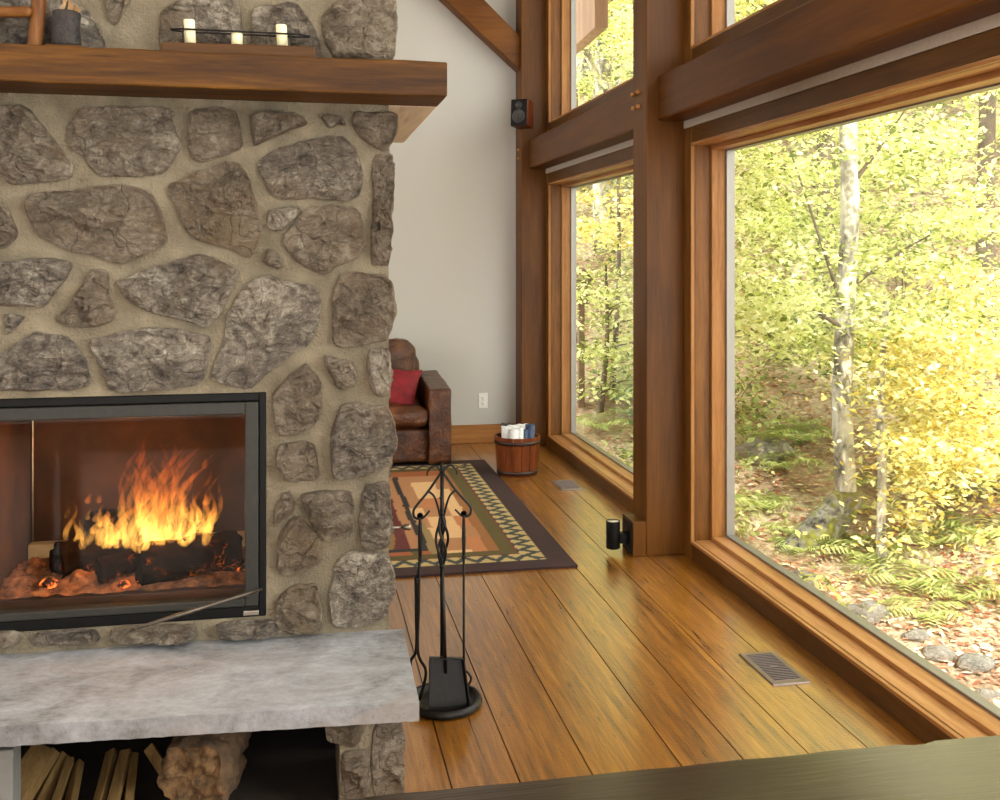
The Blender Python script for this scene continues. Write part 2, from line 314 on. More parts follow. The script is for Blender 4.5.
# ------------------------------------------------------------------ mesh helpers
class MB:
    def __init__(s): s.v = []; s.f = []; s.m = []
    def add(s, vs, fs, mi=0):
        o = len(s.v); s.v += [tuple(p) for p in vs]; s.f += [tuple(i + o for i in f) for f in fs]; s.m += [mi] * len(fs); return s
    def box(s, a, b, mi=0):
        x0, y0, z0 = a; x1, y1, z1 = b
        return s.hexa([(x0, y0, z0), (x1, y0, z0), (x1, y1, z0), (x0, y1, z0), (x0, y0, z1), (x1, y0, z1), (x1, y1, z1), (x0, y1, z1)], mi)
    def hexa(s, p, mi=0):
        return s.add(p, [(0, 3, 2, 1), (4, 5, 6, 7), (0, 1, 5, 4), (1, 2, 6, 5), (2, 3, 7, 6), (3, 0, 4, 7)], mi)
    def bar(s, a, b, wdt, hgt, up=(0, 0, 1), mi=0):
        a, b = Vector(a), Vector(b); d = (b - a).normalized(); up = Vector(up)
        sx = d.cross(up).normalized() * wdt / 2; sy = sx.cross(d).normalized() * hgt / 2
        return s.hexa([a - sx - sy, a + sx - sy, b + sx - sy, b - sx - sy, a - sx + sy, a + sx + sy, b + sx + sy, b - sx + sy], mi)
    def tube(s, pts, rad, n=10, mi=0, cap=True, flat=None):
        pts = [Vector(p) for p in pts]; m = len(pts)
        if not isinstance(rad, (list, tuple)): rad = [rad] * m
        o = []; ref = None
        for i, p in enumerate(pts):
            d = (pts[min(i + 1, m - 1)] - pts[max(i - 1, 0)]).normalized()
            if ref is None: ref = d.orthogonal().normalized()
            ref = (ref - d * ref.dot(d)); ref = ref.normalized() if ref.length > 1e-6 else d.orthogonal().normalized()
            b = d.cross(ref)
            for j in range(n):
                t = 2 * math.pi * j / n
                o.append(p + (ref * math.cos(t) + b * math.sin(t)) * rad[i])
        fs = [(i * n + j, i * n + (j + 1) % n, (i + 1) * n + (j + 1) % n, (i + 1) * n + j) for i in range(m - 1) for j in range(n)]
        if cap: fs += [tuple(range(n))[::-1], tuple(range((m - 1) * n, m * n))]
        return s.add(o, fs, mi)
    def lathe(s, prof, c=(0, 0, 0), n=28, mi=0, axis='Z'):
        o = []
        for r, z in prof:
            for j in range(n):
                t = 2 * math.pi * j / n
                p = (r * math.cos(t), r * math.sin(t), z)
                if axis == 'Y': p = (p[0], p[2], p[1])
                if axis == 'X': p = (p[2], p[0], p[1])
                o.append((c[0] + p[0], c[1] + p[1], c[2] + p[2]))
        m = len(prof)
        fs = [(i * n + j, i * n + (j + 1) % n, (i + 1) * n + (j + 1) % n, (i + 1) * n + j) for i in range(m - 1) for j in range(n)]
        if prof[0][0] > 1e-6: fs.append(tuple(range(n))[::-1])
        if prof[-1][0] > 1e-6: fs.append(tuple(range((m - 1) * n, m * n)))
        return s.add(o, fs, mi)
    def prism(s, poly, ext, mi=0):
        n = len(poly); e = Vector(ext); p = [Vector(q) for q in poly]
        return s.add(p + [q + e for q in p], [tuple(range(n))[::-1], tuple(range(n, 2 * n))] + [(i, (i + 1) % n, n + (i + 1) % n, n + i) for i in range(n)], mi)
    def build(s, name, mats, parent=None, smooth=False, bevel=0, origin=None, segs=2, fix=True):
        if not isinstance(mats, (list, tuple)): mats = [mats]
        V = np.array(s.v, dtype=float)
        if parent is not None:
            org = np.array(world(parent))
        elif origin is not None: org = np.array(origin)
        else:
            org = np.array(((V[:, 0].min() + V[:, 0].max()) / 2, (V[:, 1].min() + V[:, 1].max()) / 2, V[:, 2].min()))
        me = bpy.data.meshes.new(name); me.from_pydata((V - org).tolist(), [], s.f)
        for m in mats: me.materials.append(m)
        if len(mats) > 1: me.polygons.foreach_set('material_index', s.m)
        if smooth: me.polygons.foreach_set('use_smooth', [True] * len(s.f))
        if fix:
            b = bmesh.new(); b.from_mesh(me); bmesh.ops.recalc_face_normals(b, faces=b.faces); b.to_mesh(me); b.free()
        o = bpy.data.objects.new(name, me); COL.objects.link(o)
        if parent is not None: o.parent = parent
        else: o.location = org
        if bevel:
            bv = o.modifiers.new('bevel', 'BEVEL'); bv.width = bevel; bv.segments = segs; bv.limit_method = 'ANGLE'; bv.angle_limit = R(40)
            bv.harden_normals = False
        return o
def world(o):
    p = Vector(o.location)
    while o.parent: o = o.parent; p += o.location
    return p
def tag(o, label=None, cat=None, group=None, kind=None):
    if label: o['label'] = label
    if cat: o['category'] = cat
    if group: o['group'] = group
    if kind: o['kind'] = kind
    return o
def thing(name, loc, label, cat, group=None):
    o = bpy.data.objects.new(name, None); COL.objects.link(o); o.location = loc; o.empty_display_size = .05
    return tag(o, label, cat, group)
def struct(o): o['kind'] = 'structure'; return o
def bez(pts, n=24):                      # smooth curve through points (Catmull-Rom)
    P = [Vector(p) for p in pts]; P = [P[0] * 2 - P[1]] + P + [P[-1] * 2 - P[-2]]; out = []
    segs = len(P) - 3; per = max(2, n // segs)
    for i in range(segs):
        a, b, c, d = P[i:i + 4]
        for j in range(per):
            t = j / per
            out.append(.5 * ((2 * b) + (c - a) * t + (2 * a - 5 * b + 4 * c - d) * t * t + (3 * b - a - 3 * c + d) * t ** 3))
    out.append(P[-2]); return out
def fbm(p, oct=4): return noise.fractal(Vector(p), 1.0, 2.0, oct)

# ================================================================== SETTING
X_POST0, X_POST1 = 1.67, 1.885           # timber posts
X_TRIM, X_SASH, X_GLASS = 1.867, 1.962, 2.045
Y_BACK = 7.95
# floor: planks running along the window wall
mb = MB()
xs = [-4.6 + .21 * i for i in range(24)]
xs = [x for x in xs if x < .16] + [.21, .412, .607, .82, 1.09, 1.283, 1.49, 1.683, 1.875, 1.95]
mb.box((-4.6, -3.7, -.06), (1.95, 8.05, -.012))
rf = random.Random(3)
for a, b in zip(xs[:-1], xs[1:]):
    g = .0011; y = -3.7
    ends = [-3.7, rf.uniform(-2, 0.5), 8.05]
    for y0, y1 in zip(ends[:-1], ends[1:]):
        mb.add([(a + g, y0 + .001, -.012), (b - g, y0 + .001, -.012), (b - g, y1 - .001, -.012), (a + g, y1 - .001, -.012),
                (a + g + .0012, y0 + .003, 0), (b - g - .0012, y0 + .003, 0), (b - g - .0012, y1 - .003, 0), (a + g + .0012, y1 - .003, 0)],
               [(4, 5, 6, 7), (0, 1, 5, 4), (1, 2, 6, 5), (2, 3, 7, 6), (3, 0, 4, 7)])
struct(mb.build('floor', M['floor'], origin=(0, 0, 0)))
# back wall, left wall, front wall (with window openings), ceiling, window wall infill
struct(MB().box((-4.6, Y_BACK, 0), (2.02, Y_BACK + .15, 4.7)).build('wall_back', M['plaster'], origin=(0, Y_BACK, 0)))
mb = MB(); X0, X1 = -4.75, -4.6
mb.box((X0, -3.85, 0), (X1, 8.1, .9)); mb.box((X0, -3.85, 3.7), (X1, 8.1, 4.7)); mb.box((X0, -3.85, .9), (X1, 1.4, 3.7)); mb.box((X0, 5.8, .9), (X1, 8.1, 3.7))
struct(mb.build('wall_left', M['plaster'], origin=(-4.6, 0, 0)))
mb = MB(); Y0, Y1 = -3.85, -3.7
mb.box((-4.6, Y0, 0), (2.02, Y1, .5)); mb.box((-4.6, Y0, 3.9), (2.02, Y1, 4.7)); mb.box((-4.6, Y0, .5), (-3.3, Y1, 3.9)); mb.box((1.6, Y0, .5), (2.02, Y1, 3.9)); mb.box((-.9, Y0, .5), (-.75, Y1, 3.9))
struct(mb.build('wall_front', M['plaster'], origin=(0, -3.7, 0)))
struct(MB().box((-5.4, -4.5, 4.7), (2.9, 8.9, 4.85)).build('ceiling', M['ceil'], origin=(0, 0, 4.7)))
# window wall: framing behind the trim (solid strips between the openings)
LOW0, LOW1, UP0, UP1 = .094, 2.027, 2.507, 4.25
BAYS = [(-3.7, -.42), (-.205, 2.22 - .7), (1.735, 4.81), (5.02, 7.74)]
mb = MB()
mb.box((1.93, -3.7, -.35), (2.1, 8.1, .0)); mb.box((1.93, -3.7, 2.09), (2.1, 8.1, 2.43)); mb.box((1.93, -3.7, 4.32), (2.1, 8.1, 4.7))
for y0, y1 in [(-3.85, -3.6), (-.47, -.16), (1.47, 1.79), (4.765, 5.065), (7.70, 8.1)]:
    mb.box((1.93, y0, 0), (2.1, y1, 4.7))
struct(mb.build('wall_right', M['siding'], origin=(1.93, 0, 0)))
mb = MB().box((-4.6, Y_BACK - .022, 0), (X_POST0, Y_BACK, .145))
struct(mb.build('baseboard_back', M['base_x'], bevel=.004))

# windows: casing, frame, sash, spacer, pane
def window(n, y0, y1, z0, z1, full=True):
    """opening between posts y0..y1 ; z0..z1 = casing inner edge"""
    root = bpy.data.objects.new('window_%d' % n, None); COL.objects.link(root); root.location = (X_TRIM, (y0 + y1) / 2, z0 - .09); struct(root)
    c = .098 if z0 < 1 else .118
    zb, zt = (0.0 if z0 < 1 else z0 - c), z1 + .09
    yi0, yi1 = y0 + .103, y1 - .103
    def ring(name, x0, x1, ya, yb, za, zb_, wy, wz0, wz1, mz, my, bev=.003):
        m = MB(); m.box((x0, ya, za), (x1, ya + wy, zb_), 0); m.box((x0, yb - wy, za), (x1, yb, zb_), 0)
        m.box((x0, ya + wy, za), (x1, yb - wy, za + wz0), 1); m.box((x0, ya + wy, zb_ - wz1), (x1, yb - wy, zb_), 1)
        return m.build(name, [mz, my], root, bevel=bev)
    ring('casing', X_TRIM, X_TRIM + .068, y0 + .001, y1 - .001, zb, zt, yi0 - y0, z0 - zb, zt - z1, M['casing_z'], M['casing_y'], .004)
    # thin bead on the inner edge of the casing
    ring('bead', X_TRIM - .004, X_TRIM + .012, yi0 - .012, yi1 + .012, z0 - .012, z1 + .012, .014, .014, .014, M['sash_z'], M['sash_y'], .002)
    ring('jamb', X_TRIM + .018, X_SASH + .03, yi0 - .02, yi1 + .02, z0 - .02, z1 + .02, .022, .022, .022, M['casing_z'], M['sash_y'], .002)
    ring('sash', X_SASH, X_GLASS + .02, yi0 - .02, yi1 + .02, z0 - .02, z1 + .02, .042, .040, .042, M['sash_z'], M['sash_y'], .003)
    ring('spacer', X_GLASS - .012, X_GLASS + .03, yi0 + .02, yi1 - .02, z0 + .018, z1 - .02, .016, .011, .008, M['spacer'], M['spacer'], .001)
    MB().box((X_GLASS, yi0 + .024, z0 + .024), (X_GLASS + .006, yi1 - .024, z1 - .024)).build('pane', M['glass'], root)
    MB().box((X_TRIM - .002, y0 + .0005, zt + .0005), (X_TRIM + .05, y1 - .0005, zt + .0385)).build('gap_strip', M['foam'], root) if z0 < 1 else None
    return root
for i, (y0, y1) in enumerate([BAYS[2], BAYS[3], BAYS[1], BAYS[0]]):
    window(2 * i + 1, y0, y1, LOW0, LOW1)
    window(2 * i + 2, y0, y1, UP0, UP1)

# timber frame
def post(y0, label, pegs):
    t = thing('timber_post', ((X_POST0 + X_POST1) / 2, y0 + .1, 0), label, 'post', None)
    MB().box((X_POST0, y0, 0), (X_POST1, y0 + .208, 4.68)).build('shaft', M['timber_z'], t, bevel=.006)
    for py, pz in pegs:
        MB().lathe([(.011, .004), (.011, -.012), (.008, -.017), (0, -.018)], (X_POST0, py, pz), 12, axis='X').build('peg', M['peg'], t, smooth=True)
    return t
pg = []
for u, v in ((634.2, 94.5), (639.2, 92), (634.6, 108.5), (639.6, 106.5)):
    p = atX(u, v, X_POST0); pg.append((p.y, p.z))
post(4.81, 'wide brown timber post between the two big lower windows', pg)
pg = [(7.82, atX(518.5, 150, X_POST0).z), (7.82, atX(518.5, 159, X_POST0).z)]
post(7.74, 'brown timber post in the far corner against the cream wall', pg)
post(1.525, 'brown timber post beside the camera, right of the dark table', [])
for (y0, y1), lab in ((BAYS[2], 'long heavy timber beam across the nearer big window'), (BAYS[3], 'shorter timber beam across the far window')):
    b = MB().box((1.728, y0, 2.156), (X_TRIM + .06, y1, 2.378)).build('wall_beam', M['timber_y'], bevel=.012, segs=3)
    tag(b, lab, 'beam')
# diagonal brace on the back wall
q = [atY(u, v, 7.8) for u, v in ((380, -61), (520, 70), (520, 36), (425, -61))]
tag(MB().prism([(p.x, 7.8, p.z) for p in q], (0, .14, 0)).build('diagonal_brace', M['timber_x'], bevel=.006), 'slanting timber brace meeting the corner post high on the cream wall', 'brace')

# ================================================================== FIREPLACE
YF = 3.1                                   # mortar face
CHX0, CHX1, CHD = -1.34, .258, 4.12
OPX0, OPX1, OPZ0, OPZ1 = -.955, -.104, .425, 1.088
fire = thing('stone_fireplace', (-.53, 3.6, 0), 'tall fieldstone fireplace with sandy mortar joints holding the burning fire', 'fireplace')
mb = MB()
NX0, NX1, NZ = -1.16, .12, .275
mb.box((CHX0, YF, NZ), (OPX0, CHD, 4.68)); mb.box((OPX1, YF, NZ), (CHX1, CHD, 4.68))
mb.box((CHX0, YF, 0), (NX0, CHD, NZ)); mb.box((NX1, YF, 0), (CHX1, CHD, NZ)); mb.box((NX0, 3.9, 0), (NX1, CHD, NZ))
mb.box((OPX0, YF, NZ), (OPX1, CHD, OPZ0)); mb.box((OPX0, YF, OPZ1), (OPX1, CHD, 4.68)); mb.box((OPX0, 3.75, OPZ0), (OPX1, CHD, OPZ1))
mb.build('mortar', M['mortar'], fire)

def make_stone(mb, poly, org, ux, uz, nrm, H=.032, seed=0, back=.04, spacing=.010):
    """poly: 2-D outline in (ux,uz); relief grows along nrm"""
    rr = random.Random(seed)
    P = [Vector(p) for p in poly]
    Q = []
    for i in range(len(P)):                                # one corner cut keeps the quarry-cut look
        a, b = P[i], P[(i + 1) % len(P)]
        Q += [a.lerp(b, .17), a.lerp(b, .83)]
    per = sum((Q[i] - Q[(i + 1) % len(Q)]).length for i in range(len(Q)))
    n = int(max(26, min(120, per / spacing)))
    out = []; step = per / n; acc = 0; i = 0; pos = Q[0].copy(); tgt = 1; rem = step
    out.append(pos.copy())
    while len(out) < n:
        d = (Q[tgt % len(Q)] - pos); L = d.length
        if L < rem: pos = Q[tgt % len(Q)].copy(); rem -= L; tgt += 1
        else: pos = pos + d.normalized() * rem; out.append(pos.copy()); rem = step
    off = rr.random() * 50
    out = [p + Vector((fbm((p.x * 22 + off, p.y * 22, 0), 3), fbm((p.x * 22, p.y * 22 + off, 3), 3))) * .0055 for p in out]
    c = sum(out, Vector((0, 0))) / n
    size = math.sqrt(sum((p - c).length_squared for p in out) / n)
    H = H * (0.75 + .5 * rr.random()) * min(1.0, .45 + size / .12)
    planes = []
    for _ in range(9):
        a = rr.uniform(0, 6.28); sl = rr.uniform(.15, .8)
        planes.append((math.cos(a) * sl, math.sin(a) * sl, rr.uniform(.8, 1.45)))
    ts = [0, 0, .03, .07, .12, .17, .23, .29, .36, .43, .5, .58, .66, .74, .82, .9, .96]
    vs = []
    def hgt(p, t, r):
        e = t * r
        h = H * (1 - math.exp(-(e + .002) / .008))
        for a, b, k in planes:
            h = min(h, max(H * .3, H * k - (a * (p.x - c.x) + b * (p.y - c.y)) * .7))
        nn = fbm((p.x * 8 + off, p.y * 8, off), 5) * .014 + abs(fbm((p.x * 16 + off, p.y * 22, off), 4)) * -.016 + .004
        st = math.floor(fbm((p.x * 5 + off * 2, p.y * 7, 1), 3) * 4) * .009 + abs(fbm((p.x * 38 + off, p.y * 46, 3), 3)) * .007 - .003
        return max(.0035 if t < .03 else .006, h + (nn + st) * min(1, e / .016))
    for ri, t in enumerate(ts):
        for p in out:
            q = p.lerp(c, t); r = (p - c).length
            d = -back if ri == 0 else hgt(q, t, r)
            vs.append(org + ux * q.x + uz * q.y + nrm * d)
    vs.append(org + ux * c.x + uz * c.y + nrm * hgt(c, 1, size))
    fs = [(k * n + j, k * n + (j + 1) % n, (k + 1) * n + (j + 1) % n, (k + 1) * n + j) for k in range(len(ts) - 1) for j in range(n)]
    L = (len(ts) - 1) * n
    fs += [(L + j, L + (j + 1) % n, len(vs) - 1) for j in range(n)]
    mb.add(vs, fs)

Z4 = lambda ox, oy, s, pts: [(ox + x / s, oy + y / s) for x, y in pts]
R1 = lambda *p: Z4(0, 0, 4, p)
R2 = lambda *p: Z4(230, 0, 4, p)
R3 = lambda *p: Z4(0, 80, 4, p)
R4 = lambda *p: Z4(200, 100, 4, p)
R5 = lambda *p: Z4(0, 240, 4, p)
R6 = lambda *p: Z4(200, 260, 4, p)
R7 = lambda *p: Z4(0, 380, 2.857, p)
R8 = lambda *p: Z4(200, 420, 3.333, p)
STONES = [
 R3((-140,120),(-20,104),(105,100),(165,170),(220,250),(300,340),(295,395),(160,412),(40,420),(10,370),(-140,350)),
 R3((320,110),(500,106),(690,110),(700,190),(730,240),(715,290),(660,370),(600,385),(400,392),(360,345),(345,305),(275,280),(265,190),(300,140)),
 R3((755,115),(940,110),(965,200),(975,275),(870,310),(800,335),(755,310),(748,200)),
 [(167.5,185),(185,177),(215,166),(225,161),(238,162),(247.5,172.5),(256,202.5),(260,217.5),(259,250),(249,259),(225,247.5),(200,242.5),(185,230),(180,215),(170,197.5)],
 R3((130,450),(300,440),(440,415),(530,420),(610,450),(660,560),(675,650),(600,690),(480,740),(400,710),(260,680),(160,630),(110,530),(95,480)),
 R3((-140,480),(20,480),(70,600),(75,640),(0,680),(-140,690)),
 R5((-160,95),(60,85),(200,68),(290,85),(295,110),(240,190),(180,270),(100,265),(-160,255)),
 R5((370,110),(435,130),(440,220),(465,320),(380,350),(290,350),(215,320),(280,260),(330,180)),
 R5((465,165),(560,125),(700,80),(790,55),(900,80),(970,120),(930,200),(870,320),(825,355),(760,325),(640,300),(570,270),(500,230)),
 R5((15,295),(110,300),(60,350),(20,385)),
 R5((-160,470),(20,450),(100,385),(160,360),(290,390),(340,480),(375,570),(330,595),(100,605),(-160,590)),
 R5((350,400),(470,370),(600,350),(680,350),(830,375),(845,410),(810,580),(640,600),(440,610),(410,520)),
 R6((210,75),(270,60),(380,90),(475,105),(485,160),(470,270),(440,340),(380,370),(280,440),(200,520),(120,505),(40,480),(60,420),(95,330),(110,220),(150,140)),
 R4((205,40),(400,55),(440,100),(330,130),(220,190),(203,160)),
 R4((480,62),(560,58),(590,105),(520,112)),
 R4((610,50),(790,45),(795,120),(770,180),(730,205),(660,170),(610,110)),
 R4((245,230),(330,185),(450,155),(560,140),(620,180),(650,290),(645,390),(560,405),(440,395),(320,400),(280,370),(240,300),(232,260)),
 R4((690,215),(765,215),(778,300),(774,450),(760,660),(690,665),(680,600),(690,400)),
 R4((265,440),(340,425),(415,430),(380,480),(330,525),(270,520)),
 R4((430,430),(550,415),(640,440),(655,500),(650,620),(560,660),(485,700),(370,640),(325,550),(390,480)),
 R4((265,590),(300,600),(335,650),(325,675),(255,665)),
 R6((560,60),(620,40),(690,60),(740,50),(775,100),(780,180),(790,210),(760,290),(735,325),(600,350),(530,345),(525,160),(545,90)),
 R6((490,375),(530,385),(625,410),(625,490),(590,520),(545,510),(510,440)),
 R6((670,360),(740,345),(765,370),(762,520),(735,550),(690,535),(665,430)),
 R6((295,530),(340,480),(420,405),(480,470),(490,580),(470,650),(380,700),(310,705),(290,600)),
 [(329.6,440),(337.5,407.5),(352.5,402.5),(372.5,405),(385,404),(392.5,415),(397.5,440),(393,455),(389,465),(368,474),(344,480),(332,477)],
 R8((265,80),(340,65),(380,80),(395,130),(400,200),(330,205),(270,195),(250,140)),
 R8((270,245),(300,235),(320,295),(250,360),(240,320)),
 R8((330,240),(500,230),(515,290),(515,370),(460,400),(430,405),(380,360),(345,290)),
 R8((540,215),(630,200),(640,300),(637,420),(560,435),(530,400)),
 R8((260,370),(330,310),(370,360),(415,425),(400,480),(300,520),(260,515),(255,440)),
 R8((460,460),(500,435),(560,440),(620,435),(645,500),(655,560),(620,660),(520,690),(440,690),(430,580)),
 R8((260,590),(310,545),(395,540),(405,620),(410,700),(320,710),(260,690),(245,630)),
 R7((-60,718),(60,710),(62,752),(-60,765)),
 R7((95,720),(200,710),(280,710),(285,745),(180,755),(90,758)),
 R7((320,705),(560,690),(565,730),(460,745),(350,747),(310,725)),
 R7((615,690),(790,680),(815,710),(760,732),(620,735)),
 [(-20,-20),(50,-20),(80,5),(95,18),(107,45),(108,66),(-20,60)],
 [(98,-25),(140,-25),(130,2),(117,27),(106,15)],
 [(160,10),(185,0),(225,-10),(240,0),(243,66),(163,66),(158,40)],
 R2((90,30),(260,10),(330,100),(370,200),(385,260),(85,260),(85,100)),
 R2((400,30),(450,-10),(660,-20),(668,100),(660,250),(420,250),(370,140),(360,80)),
]
mb = MB(); nrm = Vector((0, -1, 0)); ux = Vector((1, 0, 0)); uz = Vector((0, 0, 1)); org = Vector((0, YF, 0))
for i, s in enumerate(STONES):
    pl = [(p.x, p.z) for p in (atY(u, v, YF) for u, v in s)]
    corner = max(p[0] for p in pl) > .24
    make_stone(mb, pl, org, ux, uz, nrm, .05 if corner else .05, i * 3 + 1, .11 if corner else .03)
# stones above and left of what the photograph frames
rs = random.Random(12)
def filler(x0, x1, z0, z1, nx, nz, org, ux, uz, nrm, seed):
    r = random.Random(seed)
    gx = [[x0 + (x1 - x0) * i / nx + (r.uniform(-.28, .28) * (x1 - x0) / nx if 0 < i < nx else 0) for i in range(nx + 1)] for _ in range(nz)]
    zz = [z0 + (z1 - z0) * j / nz for j in range(nz + 1)]
    for j in range(nz):
        for i in range(nx):
            a, b = gx[j][i] + .012, gx[j][i + 1] - .012; c, d = zz[j] + .014, zz[j + 1] - .014
            jx, jz = (b - a) * .13, (d - c) * .16
            J = lambda q: r.uniform(0, q)
            make_stone(mb, [(a + J(jx), c + J(jz)), ((a + b) / 2, c + J(jz * .4)), (b - J(jx), c + J(jz)), (b - J(jx * .4), (c + d) / 2), (b - J(jx), d - J(jz)), ((a + b) / 2, d - J(jz * .4)), (a + J(jx), d - J(jz)), (a + J(jx * .4), (c + d) / 2)],
                       org, ux, uz, nrm, .03, seed * 50 + j * 9 + i, .03, .02)
filler(CHX0, CHX1 + .012, 2.44, 4.66, 5, 8, org, ux, uz, nrm, 3)
filler(CHX0, -.99, .4, 2.0, 1, 7, org, ux, uz, nrm, 4)
filler(CHX0, -.86, 2.08, 2.42, 1, 1, org, ux, uz, nrm, 5)
# side of the chimney facing the windows
filler(YF + .14, CHD, .02, 1.9, 4, 8, Vector((CHX1, 0, 0)), Vector((0, 1, 0)), uz, Vector((1, 0, 0)), 6)
filler(YF + .03, CHD, 2.08, 4.66, 4, 9, Vector((CHX1, 0, 0)), Vector((0, 1, 0)), uz, Vector((1, 0, 0)), 7)
mb.build('stonework', M['stone'], fire, smooth=False, fix=False)
m = MB(); m.box((NX0 + .001, YF + .02, .001), (NX0 + .02, 3.899, NZ - .001)); m.box((NX1 - .02, YF + .02, .001), (NX1 - .001, 3.899, NZ - .001)); m.box((NX0 + .02, 3.88, .001), (NX1 - .02, 3.899, NZ - .001)); m.box((NX0 + .02, YF + .02, NZ - .02), (NX1 - .02, 3.88, NZ - .001)); m.box((NX0 + .021, 2.74, .001), (NX1 - .021, 3.879, .009))
tag(m.build('niche_shade_lining', simple('niche_shade_dark', (38, 28, 20), .95, 0, 12, .3), fire), 'dark lining added for the shade in the wood niche')  # near-black sheets paint the shade inside the deep niche
# air-control rod with knob on the side of the chimney
p = atY(386, 527, 3.55); mbk = MB(); zk = atY(408, 527, 3.55).z; xk = atY(407, 527, 3.55).x
mbk.tube([(CHX1 - .02, 3.55, zk), (xk - .012, 3.55, zk)], .004, 10); mbk.lathe([(.006, -.014), (.012, -.01), (.009, -.002), (.013, .004), (.01, .012), (0, .014)], (xk, 3.55, zk), 14, axis='X')
tag(mbk.build('knob', M['steel'], fire, smooth=True), 'small steel pull knob on a rod')

# hearth slab on two stone piers
corner = [atY(419.3, 701.5, 2.64), atY(402.9, 628.5, 3.1), atY(0, 654, 3.1), atY(0, 726, 2.64)]
def ext(a, b, x): t = (x - a.x) / (b.x - a.x); return a.lerp(b, t)
bl, fl = ext(corner[1], corner[2], -1.4), ext(corner[0], corner[3], -1.4)
fr, br = corner[0], corner[1]
th = .052
def grid_slab(nx=90, ny=26):
    mb = MB(); top = []; bot = []
    for j in range(ny + 1):
        for i in range(nx + 1):
            a = fl.lerp(fr, i / nx); b = bl.lerp(br, i / nx); p = a.lerp(b, j / ny)
            e = min(i, nx - i) == 0 or j == 0
            q = p + Vector((0, 0, fbm((p.x * 6, p.y * 6, 0), 4) * .003))
            if j == 0: q.y += fbm((p.x * 25, 0, 0), 3) * .0012; q.z -= .002
            top.append(q); bq = p - Vector((0, 0, th))
            if j == 0: bq.y += .003 + fbm((p.x * 30, 5, 0), 4) * .002; bq.z += fbm((p.x * 40, 9, 0), 3) * .002
            bot.append(bq)
    N = (nx + 1) * (ny + 1); W = nx + 1
    fs = []
    for j in range(ny):
        for i in range(nx):
            a = j * W + i
            fs.append((a, a + 1, a + W + 1, a + W)); fs.append((N + a, N + a + W, N + a + W + 1, N + a + 1))
    for i in range(nx): fs.append((i, N + i, N + i + 1, i + 1)); a = ny * W + i; fs.append((a, a + 1, N + a + 1, N + a))
    for j in range(ny): a = j * W; fs.append((a, a + W, N + a + W, N + a)); a = j * W + nx; fs.append((a, N + a, N + a + W, a + W))
    mb.add(top + bot, fs); return mb
k = NT('pale_limestone'); v = k.coords((1, 1.6, 1)); f = k.noise(v, 5, 7, .65, .6); f2 = k.noise(v, 40, 5, .7)
c = k.ramp(k.math('ADD', k.math('MULTIPLY', f, .65), k.math('MULTIPLY', f2, .35)), [(.33, (90, 90, 92)), (.45, (126, 127, 130)), (.55, (144, 146, 151)), (.68, (163, 165, 170))])
st = k.ramp(k.noise(k.coords((.6, 1.5, 1), (1.3, .4, 0)), 3.1, 4, .6, .8), [(.56, (0, 0, 0, 1)), (.62, (1, 1, 1, 1))]); c = k.mix(k.math('MULTIPLY', st, .5), c, lin((138, 128, 122)))
pit = k.ramp(k.noise(v, 75, 3, .6), [(.3, (1, 1, 1, 1)), (.36, (0, 0, 0, 1))]); c = k.mix(k.math('MULTIPLY', pit, .5), c, lin((110, 104, 98)))
k.set(c, .72); k.bump(k.math('ADD', f2, f), .4, .008); M['limestone'] = k.m
hearth = tag(grid_slab().build('hearth_slab', M['limestone'], smooth=False), 'long pale limestone hearth slab in front of the fire', 'hearth slab')

def pier(x0, x1, polys, label, yf=2.69):
    t = thing('hearth_pier', ((x0 + x1) / 2, 2.9, 0), label, 'pier')
    zt = .262
    MB().box((x0, yf + .012, 0), (x1, 3.058, zt)).build('mortar', M['mortar'], t)
    m = MB()
    for i, pl in enumerate(polys): make_stone(m, pl, Vector((0, yf + .012, 0)), ux, uz, nrm, .022, 900 + i + int(x0 * 70), .07)
    m.build('stonework', M['stone'], t, smooth=True, fix=False)
    return t
PP = lambda pts: [(p.x, max(.01, p.z)) for p in (atY(u, v, 2.69) for u, v in pts)]
pA = PP([(324, 727), (345, 727), (365, 726), (358, 749), (344, 747), (328, 743)])
pB = PP([(373, 725), (390, 723), (404, 722), (405, 770), (404, 845), (382, 845), (371, 780)])
pC = PP([(342, 754), (357, 752), (370, 750), (372, 770), (368, 800), (341, 802)])
pD = PP([(342, 808), (368, 806), (378, 848), (342, 848)])
xl = atY(340, 760, 2.69).x
pier(xl, .256, [pA, pB, pC, pD], 'short fieldstone pier under the right end of the hearth slab')
pier(-1.32, -1.16, [[(-1.32, .02), (-1.17, .02), (-1.17, .12), (-1.31, .13)], [(-1.31, .15), (-1.17, .14), (-1.18, .25), (-1.32, .25)]], 'short fieldstone pier under the left end of the hearth slab')

# mantel shelf wrapping round to the window side
zmb, zmt = 1.951, 2.05
mant = thing('mantel_shelf', (-.4, 3.0, zmb), 'thick brown timber mantel shelf across the stone chimney', 'mantel')
mb = MB()
nx = 60
a0 = atY(447.5, 62, 2.885); a1 = atY(447.5, 96.5, 2.885)
zl0, zl1 = atY(0, 43, 2.885).z, atY(0, 81, 2.885).z
def zline(x, zr, zl): return zr + (zl - zr) * (x - a0.x) / (-.78 - a0.x)
XL = -1.5
pts = []
for i in range(nx + 1):
    x = XL + (a0.x - XL) * i / nx
    zt_, zb_ = zline(x, a0.z, zl0), zline(x, a1.z, zl1)
    w1 = fbm((x * 5, 0, 1), 3) * .003; w2 = fbm((x * 5, 4, 1), 3) * .003; w3 = fbm((x * 4, 9, 1), 3) * .003
    pts.append([(x, 2.885 + w3, zb_ + w1), (x, 2.885 - w3, zt_ + w2), (x, 3.099, zt_), (x, 3.099, zb_)])
vs = [p for q in pts for p in q]
